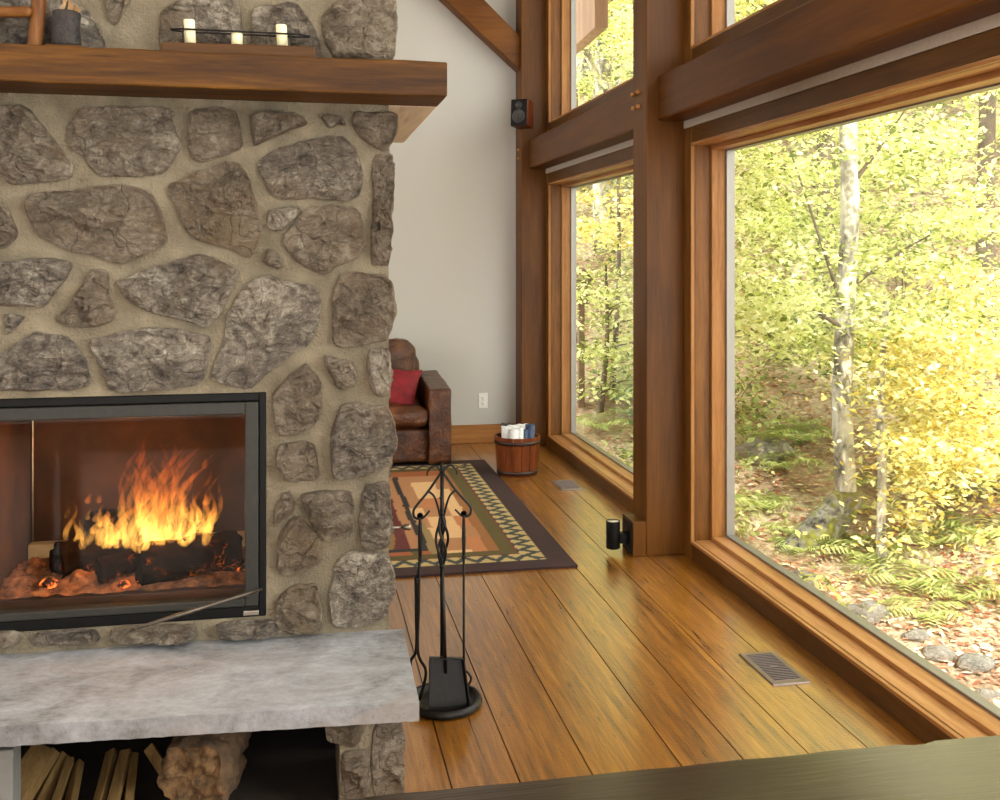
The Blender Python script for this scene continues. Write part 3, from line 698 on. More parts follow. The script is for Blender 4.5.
fs = [(4 * i + j, 4 * i + (j + 1) % 4, 4 * i + 4 + (j + 1) % 4, 4 * i + 4 + j) for i in range(nx) for j in range(4)] + [(0, 3, 2, 1), (4 * nx, 4 * nx + 1, 4 * nx + 2, 4 * nx + 3)]
mb.add(vs, fs)
mb.build('front_beam', M['mantel'], mant, bevel=.005)
zr0, zr1 = a1.z, a0.z
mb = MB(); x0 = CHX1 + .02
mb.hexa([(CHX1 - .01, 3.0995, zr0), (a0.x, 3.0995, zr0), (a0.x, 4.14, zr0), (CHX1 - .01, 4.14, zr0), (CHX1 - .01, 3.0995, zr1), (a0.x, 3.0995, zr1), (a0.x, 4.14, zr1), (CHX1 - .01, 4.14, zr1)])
mb.build('side_return', wood('window_lit_mantel_return', (176, 166, 152), (220, 212, 202), (236, 230, 222), 'Y', .6, 12, False, .4, 3.9, .5), mant, bevel=.005)  # near-white colour paints in window light on the return's underside

# ---- glazed insert
ins = thing('fireplace_insert', ((OPX0 + OPX1) / 2, 3.4, OPZ0), 'black metal firebox insert with a glazed door in the stone fireplace', 'fireplace insert')
def rect_ring(m, x0, x1, z0, z1, y0, y1, l, r, b, t):
    m.box((x0, y0, z0), (x0 + l, y1, z1)); m.box((x1 - r, y0, z0), (x1, y1, z1)); m.box((x0 + l, y0, z0), (x1 - r, y1, z0 + b)); m.box((x0 + l, y0, z1 - t), (x1 - r, y1, z1))
m = MB(); rect_ring(m, OPX0 + .001, OPX1 - .001, OPZ0 + .001, OPZ1 - .001, YF - .004, YF + .09, .022, .02, .03, .024)
m.build('surround', M['matte_black'], ins, bevel=.003)
dx0, dx1, dz0, dz1 = OPX0 + .024, OPX1 - .022, OPZ0 + .034, OPZ1 - .027
m = MB(); rect_ring(m, dx0, dx1, dz0, dz1, YF - .012, YF + .03, .038, .039, .024, .036)
door = m.build('door', M['stove_grey'], ins, bevel=.004)
MB().box((dx0 + .03, YF + .005, dz0 + .02), (dx1 - .03, YF + .01, dz1 - .028)).build('pane', M['fireglass'], door)
m = MB(); 
h0 = atY(262, 589, 3.075); h1 = atY(137, 628, 2.86)
m.tube([h0, h0.lerp(h1, .15), h0.lerp(h1, .5), h1], [.004, .0055, .006, .0045], 10)
M['dull_steel'] = simple('dull_dark_steel', (84, 76, 68), .45, .7, 50, .2)
tag(m.build('handle', M['dull_steel'], door, smooth=True), 'long dull steel lever handle swung out from the door')
m = MB().box((-.17, YF - .009, OPZ0 + .006), (-.125, YF + .01, OPZ0 + .02)); m.build('latch', M['steel'], ins, bevel=.002)
# firebox lining
bx0, bx1, bz0, bz1, by = -.882, OPX1 - .045, OPZ0 + .058, OPZ1 - .05, 3.62
m = MB()
m.box((OPX0 + .005, YF + .095, bz0 - .045), (OPX1 - .005, by, bz0)); m.box((OPX0 + .005, YF + .095, bz1), (OPX1 - .005, by, bz1 + .04))
m.box((OPX0 + .005, YF + .095, bz0), (bx0, by, bz1)); m.box((bx1, YF + .095, bz0), (OPX1 - .005, by, bz1)); m.box((OPX0 + .005, by, bz0 - .045), (OPX1 - .005, by + .06, bz1 + .04))
m.build('firebox', M['firebrick'], ins)
m = MB().box((bx0, by - .045, bz0), (bx1, by, bz0 + .06)); tag(m.build('back_ledge', M['ledge'], ins, bevel=.004), 'pale firebrick ledge at the back')
m = MB().tube([(bx0 + .006, by - .008, bz0 + .06), (bx0 + .006, by - .008, bz1)], .004, 8); m.build('corner_trim', M['steel'], ins)
# ash bed, charred logs, embers, flames
mb = MB(); nxg, nyg = 90, 50; vs = []
for j in range(nyg + 1):
    tap = min(1, j / 9)
    for i in range(nxg + 1):
        x = bx0 + .002 + (bx1 - bx0 - .004) * i / nxg; y = YF + .1 + (by - .05 - YF - .1) * j / nyg
        d = ((x + .5) / .34) ** 2 + ((y - 3.36) / .22) ** 2
        vs.append((x, y, bz0 + .004 + tap * max(0, .035 * math.exp(-d)) + (.25 + .75 * tap) * max(0, .012 + fbm((x * 26, y * 26, 2), 5) * .024)))
mb.add(vs, [(j * (nxg + 1) + i, j * (nxg + 1) + i + 1, (j + 1) * (nxg + 1) + i + 1, (j + 1) * (nxg + 1) + i) for j in range(nyg) for i in range(nxg)])
tag(mb.build('ash_bed', M['ash'], smooth=True, fix=False), 'crumbly brown ash and ember bed on the firebox floor', 'ash', kind='stuff')
def logpiece(a, b, r, label, mats, seed, name='fire_log', cat='log', group=None, endmat=True):
    a, b = Vector(a), Vector(b); n, k_ = 40, 16; m = MB(); d = (b - a).normalized(); s1 = d.orthogonal().normalized(); s2 = d.cross(s1); vs = []
    for i in range(k_ + 1):
        p = a.lerp(b, i / k_)
        for j in range(n):
            t = 2 * math.pi * j / n; q = s1 * math.cos(t) + s2 * math.sin(t)
            rr = r * (1 + .22 * fbm((q.x * 1.4 + seed, q.y * 1.4 + i * .35, q.z * 1.4), 4) + .05 * fbm((q.x * 6 + seed, i * .8, q.z * 6), 2))
            vs.append(p + q * rr)
    m.add(vs, [(i * n + j, i * n + (j + 1) % n, (i + 1) * n + (j + 1) % n, (i + 1) * n + j) for i in range(k_) for j in range(n)], 0)
    for base, q, sgn in ((0, a, -1), (k_ * n, b, 1)):
        o = len(m.v)
        ev = []
        for kk in range(7):
            f_ = 1 - kk / 7
            for j in range(n):
                pp = Vector(m.v[base + j]); w_ = q.lerp(pp, f_); ev.append(w_ + d * sgn * (0 if kk == 0 else r * .3 * fbm((w_.x * 30, w_.y * 30, w_.z * 30 + seed), 4)))
        ev.append(q)
        fs = [(kk * n + j, kk * n + (j + 1) % n, (kk + 1) * n + (j + 1) % n, (kk + 1) * n + j) for kk in range(6) for j in range(n)] + [(6 * n + j, 6 * n + (j + 1) % n, 7 * n) for j in range(n)]
        m.add(ev, fs, 1)
    o = m.build(name, mats, smooth=True); return tag(o, label, cat, group)
CH = [M['char'], M['char']]
zf = bz0 + .02
logpiece((-.73, 3.30, zf + .055), (-.56, 3.42, zf + .06), .055, 'charred log at the left end of the fire', CH, 1, group='burning logs')
logpiece((-.48, 3.22, zf + .06), (-.20, 3.30, zf + .065), .06, 'largest charred log, at the front right of the fire', CH, 2, group='burning logs')
logpiece((-.66, 3.45, zf + .125), (-.34, 3.36, zf + .15), .045, 'charred log lying across the top of the fire', CH, 3, group='burning logs')
logpiece((-.60, 3.24, zf + .04), (-.50, 3.30, zf + .05), .035, 'short charred chunk between the two front logs', CH, 4, group='burning logs')
EMB = [(-.74, 3.24, .018, 'glowing ember low at the left of the fire'), (-.52, 3.19, .013, 'glowing ember below the middle of the fire'), (-.175, 3.27, .017, 'glowing ember at the right end of the front log'), (-.47, 3.20, .01, 'tiny glowing ember under the front log')]
for i, (x, y, r, lab) in enumerate(EMB):
    m = MB(); rr = random.Random(i); vs = []
    m.lathe([(0, -1), (.6, -.75), (.95, -.2), (.9, .3), (.5, .8), (0, .95)], (0, 0, 0), 10)
    m.v = [(x + px * r * (1.5 + .3 * rr.random()), y + py * r, zf + .012 + pz * r * (.8 + .3 * rr.random())) for px, py, pz in m.v]
    tag(m.build('ember', M['ember'], smooth=False), lab, 'ember', 'embers')
# flames: volume-emitting tongues
def flame_mat():
    k = NT('flame_gas'); k.n.remove(k.p)
    tc = k.new('ShaderNodeTexCoord'); sp = k.new('ShaderNodeSeparateXYZ'); k.link(tc.outputs['Object'], sp.inputs[0])
    mp = k.new('ShaderNodeMapping'); mp.inputs['Scale'].default_value = (1, 1, .45); k.link(tc.outputs['Object'], mp.inputs[0])
    f = k.noise(mp.outputs[0], 24, 3, .6, 1.4)
    h = k.math('ADD', k.math('MULTIPLY', sp.outputs[2], 2.7), k.math('MULTIPLY', k.math('SUBTRACT', f, .5), .7))
    col = k.ramp(h, [(.0, (1, .50, .10, 1)), (.3, (1, .46, .08, 1)), (.55, (1, .24, .025, 1)), (.95, (.9, .12, .01, 1))])
    dens = k.ramp(h, [(.0, (1, 1, 1, 1)), (.35, (.7, .7, .7, 1)), (.6, (.3, .3, .3, 1)), (1, (.10, .10, .10, 1))])
    nf = k.ramp(f, [(.4, (.04, .04, .04, 1)), (.6, (1, 1, 1, 1))])
    em = k.new('ShaderNodeEmission'); k.link(col, em.inputs[0])
    k.link(k.math('MULTIPLY', k.math('MULTIPLY', dens, nf), 50.0), em.inputs[1])
    k.link(em.outputs[0], k.out.inputs['Volume']); return k.m
M['flame'] = flame_mat()
mb = MB()
def tongue(x, y, z, h, wd, lean, seed):
    rr = random.Random(seed); n = 12; pts = []; rad = []
    ph = rr.uniform(0, 6); amp = rr.uniform(.12, .3) * h
    for i in range(n + 1):
        t = i / n
        pts.append((x + lean * t * h + amp * math.sin(ph + 4.2 * t) * t, y + .3 * amp * math.sin(ph * 2 + 5 * t) * t, z + h * t))
        rad.append(max(.0012, wd * (math.sin(min(1, t * 2.6 + .28) * math.pi / 2)) * (1 - t) ** .8))
    mb.tube(pts, rad, 10)
zg = zf + .09
# (u of foot, v of foot, v of tip, width px, lean)
FL = [(66, 540, 505, 5, .1), (76, 545, 522, 8, .2), (86, 545, 512, 9, .3), (98, 545, 508, 10, .25), (108, 548, 510, 9, .1), (118, 548, 500, 12, .3), (128, 548, 488, 12, .25), (138, 545, 460, 13, .15), (148, 545, 448, 12, .2),
      (150, 548, 470, 15, .1), (160, 545, 462, 14, .2), (168, 540, 448, 12, .1), (176, 540, 470, 14, .25), (182, 545, 492, 15, .2), (190, 548, 498, 12, .3), (198, 548, 500, 11, .35), (204, 545, 478, 9, .25), (176, 525, 440, 8, .2), (206, 530, 476, 6, .5), (132, 520, 470, 6, -.3),
      (66, 518, 505, 4, .1), (112, 545, 520, 14, .1), (160, 550, 515, 16, .1), (186, 550, 520, 14, .1), (142, 552, 520, 15, .1)]
for i, (u, v, vt, wd, ln) in enumerate(FL):
    y = 3.27 + .07 * math.sin(i * 2.3)
    p = atY(u, v, y); q = atY(u, vt, y)
    tongue(p.x, y, p.z, (q.z - p.z) * 1.08, wd * .0024, ln, i)
rfl = random.Random(21)
for i in range(58):
    u = rfl.choice([rfl.gauss(152, 22), rfl.gauss(190, 14), rfl.gauss(100, 18)]); u = min(214, max(64, u))
    env = 438 if 128 < u < 175 else 478 if u >= 175 else 512
    v = rfl.uniform(500, 552); y = 3.27 + rfl.uniform(-.1, .1); vt = min(v - 12, env + rfl.uniform(0, 45)); p = atY(u, v, y); q = atY(u, vt, y)
    tongue(p.x, y, p.z, q.z - p.z, rfl.uniform(4, 9) * .0024, rfl.uniform(-.15, .5), 100 + i)
for i in range(16):                    # loose wisps above the main flames
    u = rfl.gauss(168, 26); v = rfl.uniform(462, 500); y = 3.27 + rfl.uniform(-.1, .1); p = atY(u, v, y)
    tongue(p.x, y, p.z, rfl.uniform(.05, .12), rfl.uniform(.006, .014), rfl.uniform(-.1, .7), 300 + i)
tag(mb.build('flames', M['flame'], smooth=True, fix=True), 'yellow and orange flames leaping over the charred logs', 'fire', kind='stuff')
light('fire_glow', 'POINT', (-.5, 3.26, .78), (0, 0, 0), 3.5, (1, .45, .12), shadow_soft_size=.1)

# ---- firewood in the niche below the slab
sticks = [  # (u,v near end centre, u,v far/top), width px
 ((8, 800), (44, 748), 24, 'wide pale kindling board, leftmost under the slab'), ((24, 802), (54, 752), 11, 'pale kindling stick second from the left under the slab'),
 ((40, 804), (64, 756), 12, 'pale kindling stick third from the left under the slab'), ((55, 804), (70, 760), 8, 'narrow kindling stick fourth from the left under the slab'),
 ((70, 806), (78, 764), 11, 'kindling stick fifth from the left under the slab'), ((98, 806), (112, 752), 10, 'upright kindling stick in the middle under the slab'),
 ((112, 806), (126, 752), 11, 'darker kindling stick in the middle under the slab'), ((128, 806), (134, 755), 9, 'kindling stick leaning right beside the log under the slab')]
for i, (a, b, wp, lab) in enumerate(sticks):
    y0 = 2.80 + .012 * (i % 3); A = atY(a[0], a[1], y0); B = atY(b[0], b[1], y0 + .18)
    A = A + (A - B) * max(0, (A.z - .02) / max(.01, (B.z - A.z)))
    m = MB(); wdt = wp * .0027
    m.bar(A, B, wdt, .022, up=(.3 * math.sin(i), -1, .2))
    tag(m.build('kindling_stick', M['kindling'], bevel=.003), lab, 'kindling', 'kindling under the hearth')
A = atY(153, 766, 2.98); 
m = MB().bar(atY(150, 748, 2.95), atY(172, 782, 2.86), .03, .03, up=(0, -1, .3)); tag(m.build('kindling_stick', M['kindling'], bevel=.003), 'square kindling stick wedged above the log under the slab', 'kindling', 'kindling under the hearth')
g = atY(192, 778, 2.76)
logpiece((g.x, 2.76, g.z), (g.x + .06, 3.02, g.z + .03), .088, 'thick split log with a rough brown end under the slab', [M['logbark'], M['logend']], 5, 'firewood_log', 'log')
logpiece((g.x - .02, 2.80, .045), (g.x + .03, 3.03, .045), .042, 'thin log lying on the floor below the thick split log', [M['logbark'], M['logend']], 8, 'firewood_log', 'log')
logpiece((-.25, 2.78, .05), (-.2, 3.0, .05), .045, 'thin dark log on the floor at the back of the niche beside the pier', [M['logbark'], M['logbark']], 9, 'firewood_log', 'log')
g0, g1 = atY(-30, 782, 2.70), atY(13, 750, 2.70)
m = MB().box((g0.x, 2.702, .001), (g1.x - .002, 2.783, g1.z - .001)).box((g0.x - .002, 2.70, g1.z - .02), (g1.x, 2.785, g1.z))
tag(m.build('storage_box', M['greybox'], bevel=.003), 'small grey box at the far left under the slab', 'box')

# ---- on the mantel
zc = lambda x: zline(x, a0.z, zl0)
c0, c1 = atY(163, 50, 2.98).x, atY(315.5, 50, 2.98).x
cz = max(zc(c0), zc(c1)) + .001
cz0 = zc((c0 + c1) / 2) + .004
bd = MB(); zt0 = atY(163, 42.5, 2.94).z; zt1 = atY(315.5, 47, 2.94).z
bd.hexa([(c0, 2.93, zc(c0) + .001), (c1, 2.93, zc(c1) + .001), (c1, 3.055, zc(c1) + .001), (c0, 3.055, zc(c0) + .001), (c0, 2.93, zt0), (c1, 2.93, zt1), (c1, 3.055, zt1), (c0, 3.055, zt0)])
tag(bd.build('display_board', M['board'], bevel=.004), 'flat brown board under the candle rack on the mantel', 'board')
rack = thing('candle_rack', ((c0 + c1) / 2, 2.985, zt0), 'thin black iron candle rack on the mantel board', 'candle holder')
m = MB(); ya = 2.985
A, B = atY(171, 29.5, ya), atY(310, 36.5, ya)
cand = []
for u, vt, vb in ((190.5, 20, 43), (237, 33.5, 43.5), (282.5, 25, 46)):
    cand.append((atY(u, vb, ya), atY(u, vt, ya).z))
for dy in (-.019, .019):
    m.tube([(A.x, ya + dy * .2, A.z), (A.x + .03, ya + dy, A.z - .001), (B.x - .03, ya + dy, B.z + .001), (B.x, ya + dy * .2, B.z)], .0028, 8)
m.build('rail', M['iron'], rack, smooth=True)
board_z = lambda x: zt0 + (zt1 - zt0) * (x - c0) / (c1 - c0)
for x, xx in ((atY(184, 40, ya).x, 0), (atY(291, 40, ya).x, 0)):
    zz = A.z + (B.z - A.z) * (x - A.x) / (B.x - A.x)
    m = MB()
    for dy in (-.019, .019): m.tube([(x, ya + dy, zz), (x, ya + dy * 1.4, zz - .015), (x, ya + dy * 1.6, board_z(x) + .003)], .0025, 8)
    m.tube([(x, ya - .03, board_z(x) + .0035), (x, ya + .03, board_z(x) + .0035)], .0025, 8)
    m.build('leg', M['iron'], rack, smooth=True)
for i, (p, zt) in enumerate(cand):
    m = MB(); zb = board_z(p.x)
    m.lathe([(.021, zb + .001), (.024, zb + .004), (.021, zb + .007), (0, zb + .007)], (p.x, ya, 0), 18); m.build('drip_plate', M['iron'], rack, smooth=True)
    t = thing('candle', (p.x, ya, zb + .007), ['tall ivory candle at the left end of the iron rack', 'short ivory candle in the middle of the iron rack', 'tall ivory candle at the right end of the iron rack'][i], 'candle', 'candles on the mantel')
    tilt = [-.004, 0, -.004][i]; r = .0155
    m = MB(); n = 18; z0 = zb + .0075
    m.lathe([(r, z0), (r, zt - .002), (r * .9, zt), (r * .45, zt - .002), (0, zt - .002)], (p.x, ya, 0), n)
    m.v = [(x + tilt * (z - z0) / (zt - z0), y, z) for x, y, z in m.v]
    m.build('wax', M['wax'], t, smooth=True)
    MB().tube([(p.x + tilt, ya, zt - .003), (p.x + tilt + .001, ya, zt + .006)], .0012, 6).build('wick', M['iron'], t)
# twig figure
tx = atY(35, 40, 2.99); z0 = zc(tx.x) + .001
fig = thing('twig_figure', (tx.x, 2.99, z0), 'rustic figure of peeled branches at the left end of the mantel', 'ornament')
m = MB(); top = atY(38, -40, 2.99)
b0 = atY(34, 43, 2.99).x; b1 = atY(38.5, 0, 2.99).x; sl = (b1 - b0) / .125
L = bez([(b0, 2.99, z0 + .002), (b0 + sl * .06, 2.992, z0 + .06), (b0 + sl * .125, 2.99, z0 + .125), (b0 + sl * .24, 2.985, z0 + .24)], 30)
m.tube(L, [.0185 + .0012 * fbm((i * .4, 0, 0), 3) + .001 for i in range(len(L))], 16); m.build('front_leg', M['branch'], fig, smooth=True)
m = MB(); e0 = atY(28, 12, 2.975); Lp = bez([(e0.x, 2.972, e0.z), (e0.x - .04, 2.975, e0.z - .002), (e0.x - .11, 2.98, e0.z + .0), (e0.x - .2, 2.99, e0.z + .02)], 20)
m.tube([Vector(e0) + Vector((.012, -.003, 0)), Vector(e0) + Vector((.007, -.002, 0))] + Lp, [.004, .012] + [.0150 + .001 * fbm((i * .5, 2, 0), 2) for i in range(len(Lp))], 14)
m.build('cross_branch', M['branch_x'], fig, smooth=True)
m = MB(); Lq = bez([(tx.x - .19, 3.0, z0 + .002), (tx.x - .185, 3.0, z0 + .08), (tx.x - .18, 2.995, z0 + .2)], 16); m.tube(Lq, .019, 14); m.build('hind_leg', M['branch'], fig, smooth=True)
m = MB(); Lr = bez([(tx.x - .23, 2.99, z0 + .2), (tx.x - .1, 2.985, z0 + .215), (tx.x + .04, 2.985, z0 + .23)], 16); m.tube(Lr, [.03 + .004 * math.sin(i * .8) for i in range(len(Lr))], 14); m.build('body', M['branch'], fig, smooth=True)
# coaster and bark cup
cp = atY(66, 40, 2.985); z0 = zc(cp.x) + .001
m = MB().box((cp.x - .045, 2.935, z0), (cp.x + .05, 3.035, z0 + .012)); tag(m.build('wooden_coaster', M['board'], bevel=.003), 'thin wooden coaster under the dark cup on the mantel', 'coaster')
cup = thing('bark_cup', (cp.x, 2.985, z0 + .013), 'dark rough bark cup with dry chips on the mantel', 'cup')
m = MB(); zt = atY(64, 12, 2.985).z; zb = z0 + .0131; n = 26; vs = []
prof = [(.0, 0), (.034, 0), (.036, .1), (.035, .5), (.036, .95), (.034, 1), (.029, 1), (.028, .8), (0, .78)]
m.lathe([(r, zb + h * (zt - zb)) for r, h in prof], (cp.x, 2.985, 0), n)
m.v = [(x + (.004 * fbm((x * 60, z * 60, 1), 3) + .003 if x > cp.x + .004 else 0), y + .003 * fbm((x * 60, y * 60, z * 60), 3), z) for x, y, z in m.v]
m.build('body', M['cup'], cup, smooth=True)
m = MB()
for i in range(5): m.bar((cp.x - .012 + .008 * i, 2.985 + .006 * (i % 2), zt - .02), (cp.x + .004 + .008 * i, 2.975, zt + .035 - .006 * i), .012, .004, up=(.2 * i, 1, 0))
m.build('bark_chips', M['twig'], cup)
MB().tube([(cp.x - .005, 2.98, zt - .02), (cp.x + .012, 2.975, zt + .05)], .003, 8).build('stick', M['iron'], cup)

# ================================================================== FIRE TOOLS
tc_ = atZ(444, 704.5, 0); TX, TY = tc_.x, tc_.y
px = .00332
def tz(v): return EYE - (v - HY) * px * .997
def tx_(u): return TX + (u - 444) * px
stand = thing('fire_tool_stand', (TX, TY, 0), 'black wrought-iron fire tool stand on a round base beside the hearth', 'tool stand')
m = MB().lathe([(.0, .002), (.12, .002), (.127, .008), (.127, .018), (.121, .028), (.112, .03), (.106, .026), (.103, .018), (.07, .012), (0, .012)], (TX, TY, 0), 48)
m.build('base', M['iron'], stand, smooth=True)
m = MB(); cx0 = tx_(442); 
m.tube([(cx0, TY, .01), (cx0, TY, tz(520)), (cx0, TY, tz(474))], .0065, 12); m.tube([(cx0, TY, tz(476)), (cx0, TY, tz(467)), (cx0, TY, tz(463))], [.0065, .006, .003], 12)
m.build('post', M['iron'], stand, smooth=True)
for s in (-1, 1):
    # curled leaf at the top
    P = [(cx0 + s * .002, TY, tz(473)), (cx0 + s * .016, TY, tz(467.5)), (cx0 + s * .034, TY, tz(467)), (cx0 + s * .048, TY, tz(472)), (cx0 + s * .05, TY, tz(476))]
    MB().tube(bez(P, 20), [.004] * 18 + [.003, .002, .0015], 8).build('scroll', M['iron'], stand, smooth=True) if False else None
    c_ = bez(P, 20); MB().tube(c_, [.0042 - .002 * i / len(c_) for i in range(len(c_))], 8).build('scroll', M['iron'], stand, smooth=True)
    hx = .0765
    P = [(cx0 + s * .003, TY, tz(473)), (cx0 + s * .045, TY, tz(491)), (cx0 + s * .088, TY - .004, tz(506)), (cx0 + s * .096, TY - .008, tz(511)), (cx0 + s * .092, TY - .01, tz(516)), (cx0 + s * .078, TY - .012, tz(517.5)), (cx0 + s * .062, TY - .012, tz(516)), (cx0 + s * .042, TY - .012, tz(510))]
    c_ = bez(P, 42); MB().tube(c_, [.0042 - (.002 * max(0, i / len(c_) - .8) * 5 * .6) for i in range(len(c_))], 8).build('hook', M['iron'], stand, smooth=True)
    P = [(cx0 + s * .046, TY, tz(491)), (cx0 + s * .026, TY, tz(497)), (cx0 + s * .014, TY, tz(507)), (cx0 + s * .006, TY, tz(518))]
    MB().tube(bez(P, 18), .0038, 8).build('hook_brace', M['iron'], stand, smooth=True)
def tool_handle(m, x, y, v0, v1, w):
    """hanging eye and tapered grip"""
    z0, z1 = tz(v0), tz(v1)
    m.tube([(x, y, z0 + .004), (x, y, z0 - .012), (x, y, (z0 + z1) / 2), (x, y, z1 + .01), (x, y, z1)], [.003, w * .7, w, w * .8, w * .45], 12)
    m.lathe([(.003, z1 - .006), (.007, z1 - .004), (.008, z1), (.007, z1 + .004), (.003, z1 + .006)], (x, y, 0), 14)
# tongs on the left hook
lx, ly = tx_(419.5), TY - .014
tg = thing('fire_tongs', (lx, ly, 0), 'black iron tongs hanging from the left hook of the stand', 'tongs')
m = MB(); m.lathe([(.008, -.003), (.011, 0), (.008, .003), (.005, 0), (.008, -.003)], (lx, ly, tz(514.5)), 12, axis='Y'); tool_handle(m, lx, ly, 516, 558, .0075); m.tube([(lx, ly, tz(557)), (tx_(417.5), ly, tz(578))], .005, 10)
m.build('handle', M['iron'], tg, smooth=True)
m = MB().tube(bez([(tx_(418.5), ly, tz(574)), (tx_(418), ly, tz(610)), (tx_(417.5), ly, tz(650)), (tx_(425), ly, tz(668)), (tx_(423.5), ly, tz(682)), (tx_(419), ly, tz(697))], 40), .0052, 10); m.build('arm', M['iron'], tg, smooth=True)
m = MB().tube(bez([(tx_(415.5), ly + .01, tz(574)), (tx_(416), ly + .01, tz(610)), (tx_(416), ly + .01, tz(648)), (tx_(410.5), ly + .012, tz(660)), (tx_(411), ly + .012, tz(676)), (tx_(416), ly + .012, tz(694))], 40), .0052, 10); m.build('arm', M['iron'], tg, smooth=True)
m = MB().lathe([(.0, -.012), (.006, -.01), (.006, .018), (0, .02)], (tx_(415.5), ly, tz(577)), 12, axis='Y'); m.build('rivet', M['iron'], tg, smooth=True)
# shovel in the middle, in front of the post
sx, sy = tx_(444), TY - .05
sh = thing('fire_shovel', (sx, sy, 0), 'black iron ash shovel hanging in the middle of the stand', 'shovel')
m = MB(); x5 = tx_(440)
for q in range(4):                     # open basket twist
    P = []
    for i in range(25):
        t = i / 24; a = q * math.pi / 2 + t * math.pi * 1.0; r = .0035 + .0165 * math.sin(math.pi * t)
        P.append((x5 + r * math.cos(a), sy + r * math.sin(a), tz(512) + (tz(561) - tz(512)) * t))
    m.tube(P, .0045, 8)
m.lathe([(.004, -.009), (.009, -.006), (.009, .004), (.004, .008)], (x5, sy, tz(562)), 14); m.lathe([(.004, -.006), (.008, 0), (.004, .01)], (x5, sy, tz(511)), 14)
m.tube(bez([(x5, sy, tz(511)), (x5, sy + .004, tz(503)), (x5, sy + .03, tz(497)), (x5, TY, tz(499))], 12), .0035, 8)
m.build('basket_handle', M['iron'], sh, smooth=True)
m = MB().tube([(x5, sy, tz(562)), (tx_(442), sy, tz(620)), (tx_(443.5), sy - .004, tz(668))], [.006, .0062, .005], 10); m.build('shaft', M['iron'], sh, smooth=True)
m = MB(); yb = sy - .002
def S(u, v, dy): return Vector((tx_(u), yb + dy, tz(v)))
tl, tr, bl_, br_ = S(428, 652.5, .012), S(459, 655.5, .012), S(426.5, 705, -.022), S(465.5, 709, -.022)
tl2, tr2 = tl + Vector((.0, -.03, .003)), tr + Vector((.006, -.03, .003)); bl2, br2 = bl_ + Vector((-.002, -.014, 0)), br_ + Vector((.006, -.014, 0))
e = Vector((0, .0025, 0))
m.hexa([bl_, br_, br_ + e, bl_ + e, tl, tr, tr + e, tl + e])
ex = Vector((.0025, 0, 0))
m.hexa([bl_ - ex, bl_, bl2, bl2 - ex, tl - ex, tl, tl2, tl2 - ex]); m.hexa([br_, br_ + ex, br2 + ex, br2, tr, tr + ex, tr2 + ex, tr2])
ez = Vector((0, 0, .0025)); m.hexa([tl, tr, tr2, tl2, tl + ez, tr + ez, tr2 + ez, tl2 + ez])
m.build('pan', simple('black_pan_iron', (24, 21, 19), .4, .5, 40, .3, .1), sh)
# poker on the right hook
rx, ry = tx_(463.4), TY - .014
pk = thing('fire_poker', (rx, ry, 0), 'black iron poker hanging from the right hook of the stand', 'poker')
m = MB(); m.lathe([(.008, -.003), (.011, 0), (.008, .003), (.005, 0), (.008, -.003)], (rx, ry, tz(514.5)), 12, axis='Y'); tool_handle(m, rx, ry, 516, 558, .0068); m.build('handle', M['iron'], pk, smooth=True)
m = MB().tube([(rx, ry, tz(558)), (rx, ry, tz(640)), (tx_(463.6), ry, tz(690)), (tx_(465), ry, tz(702))], [.0042, .0042, .0045, .002], 10)
m.tube(bez([(tx_(463.4), ry, tz(672)), (tx_(467), ry - .002, tz(673.5)), (tx_(470.5), ry - .003, tz(679)), (tx_(469.5), ry - .003, tz(684)), (tx_(466.5), ry - .002, tz(687))], 18), [.0045] * 17 + [.003] * 2 if False else .0042, 8)
m.build('shaft', M['iron'], pk, smooth=True)

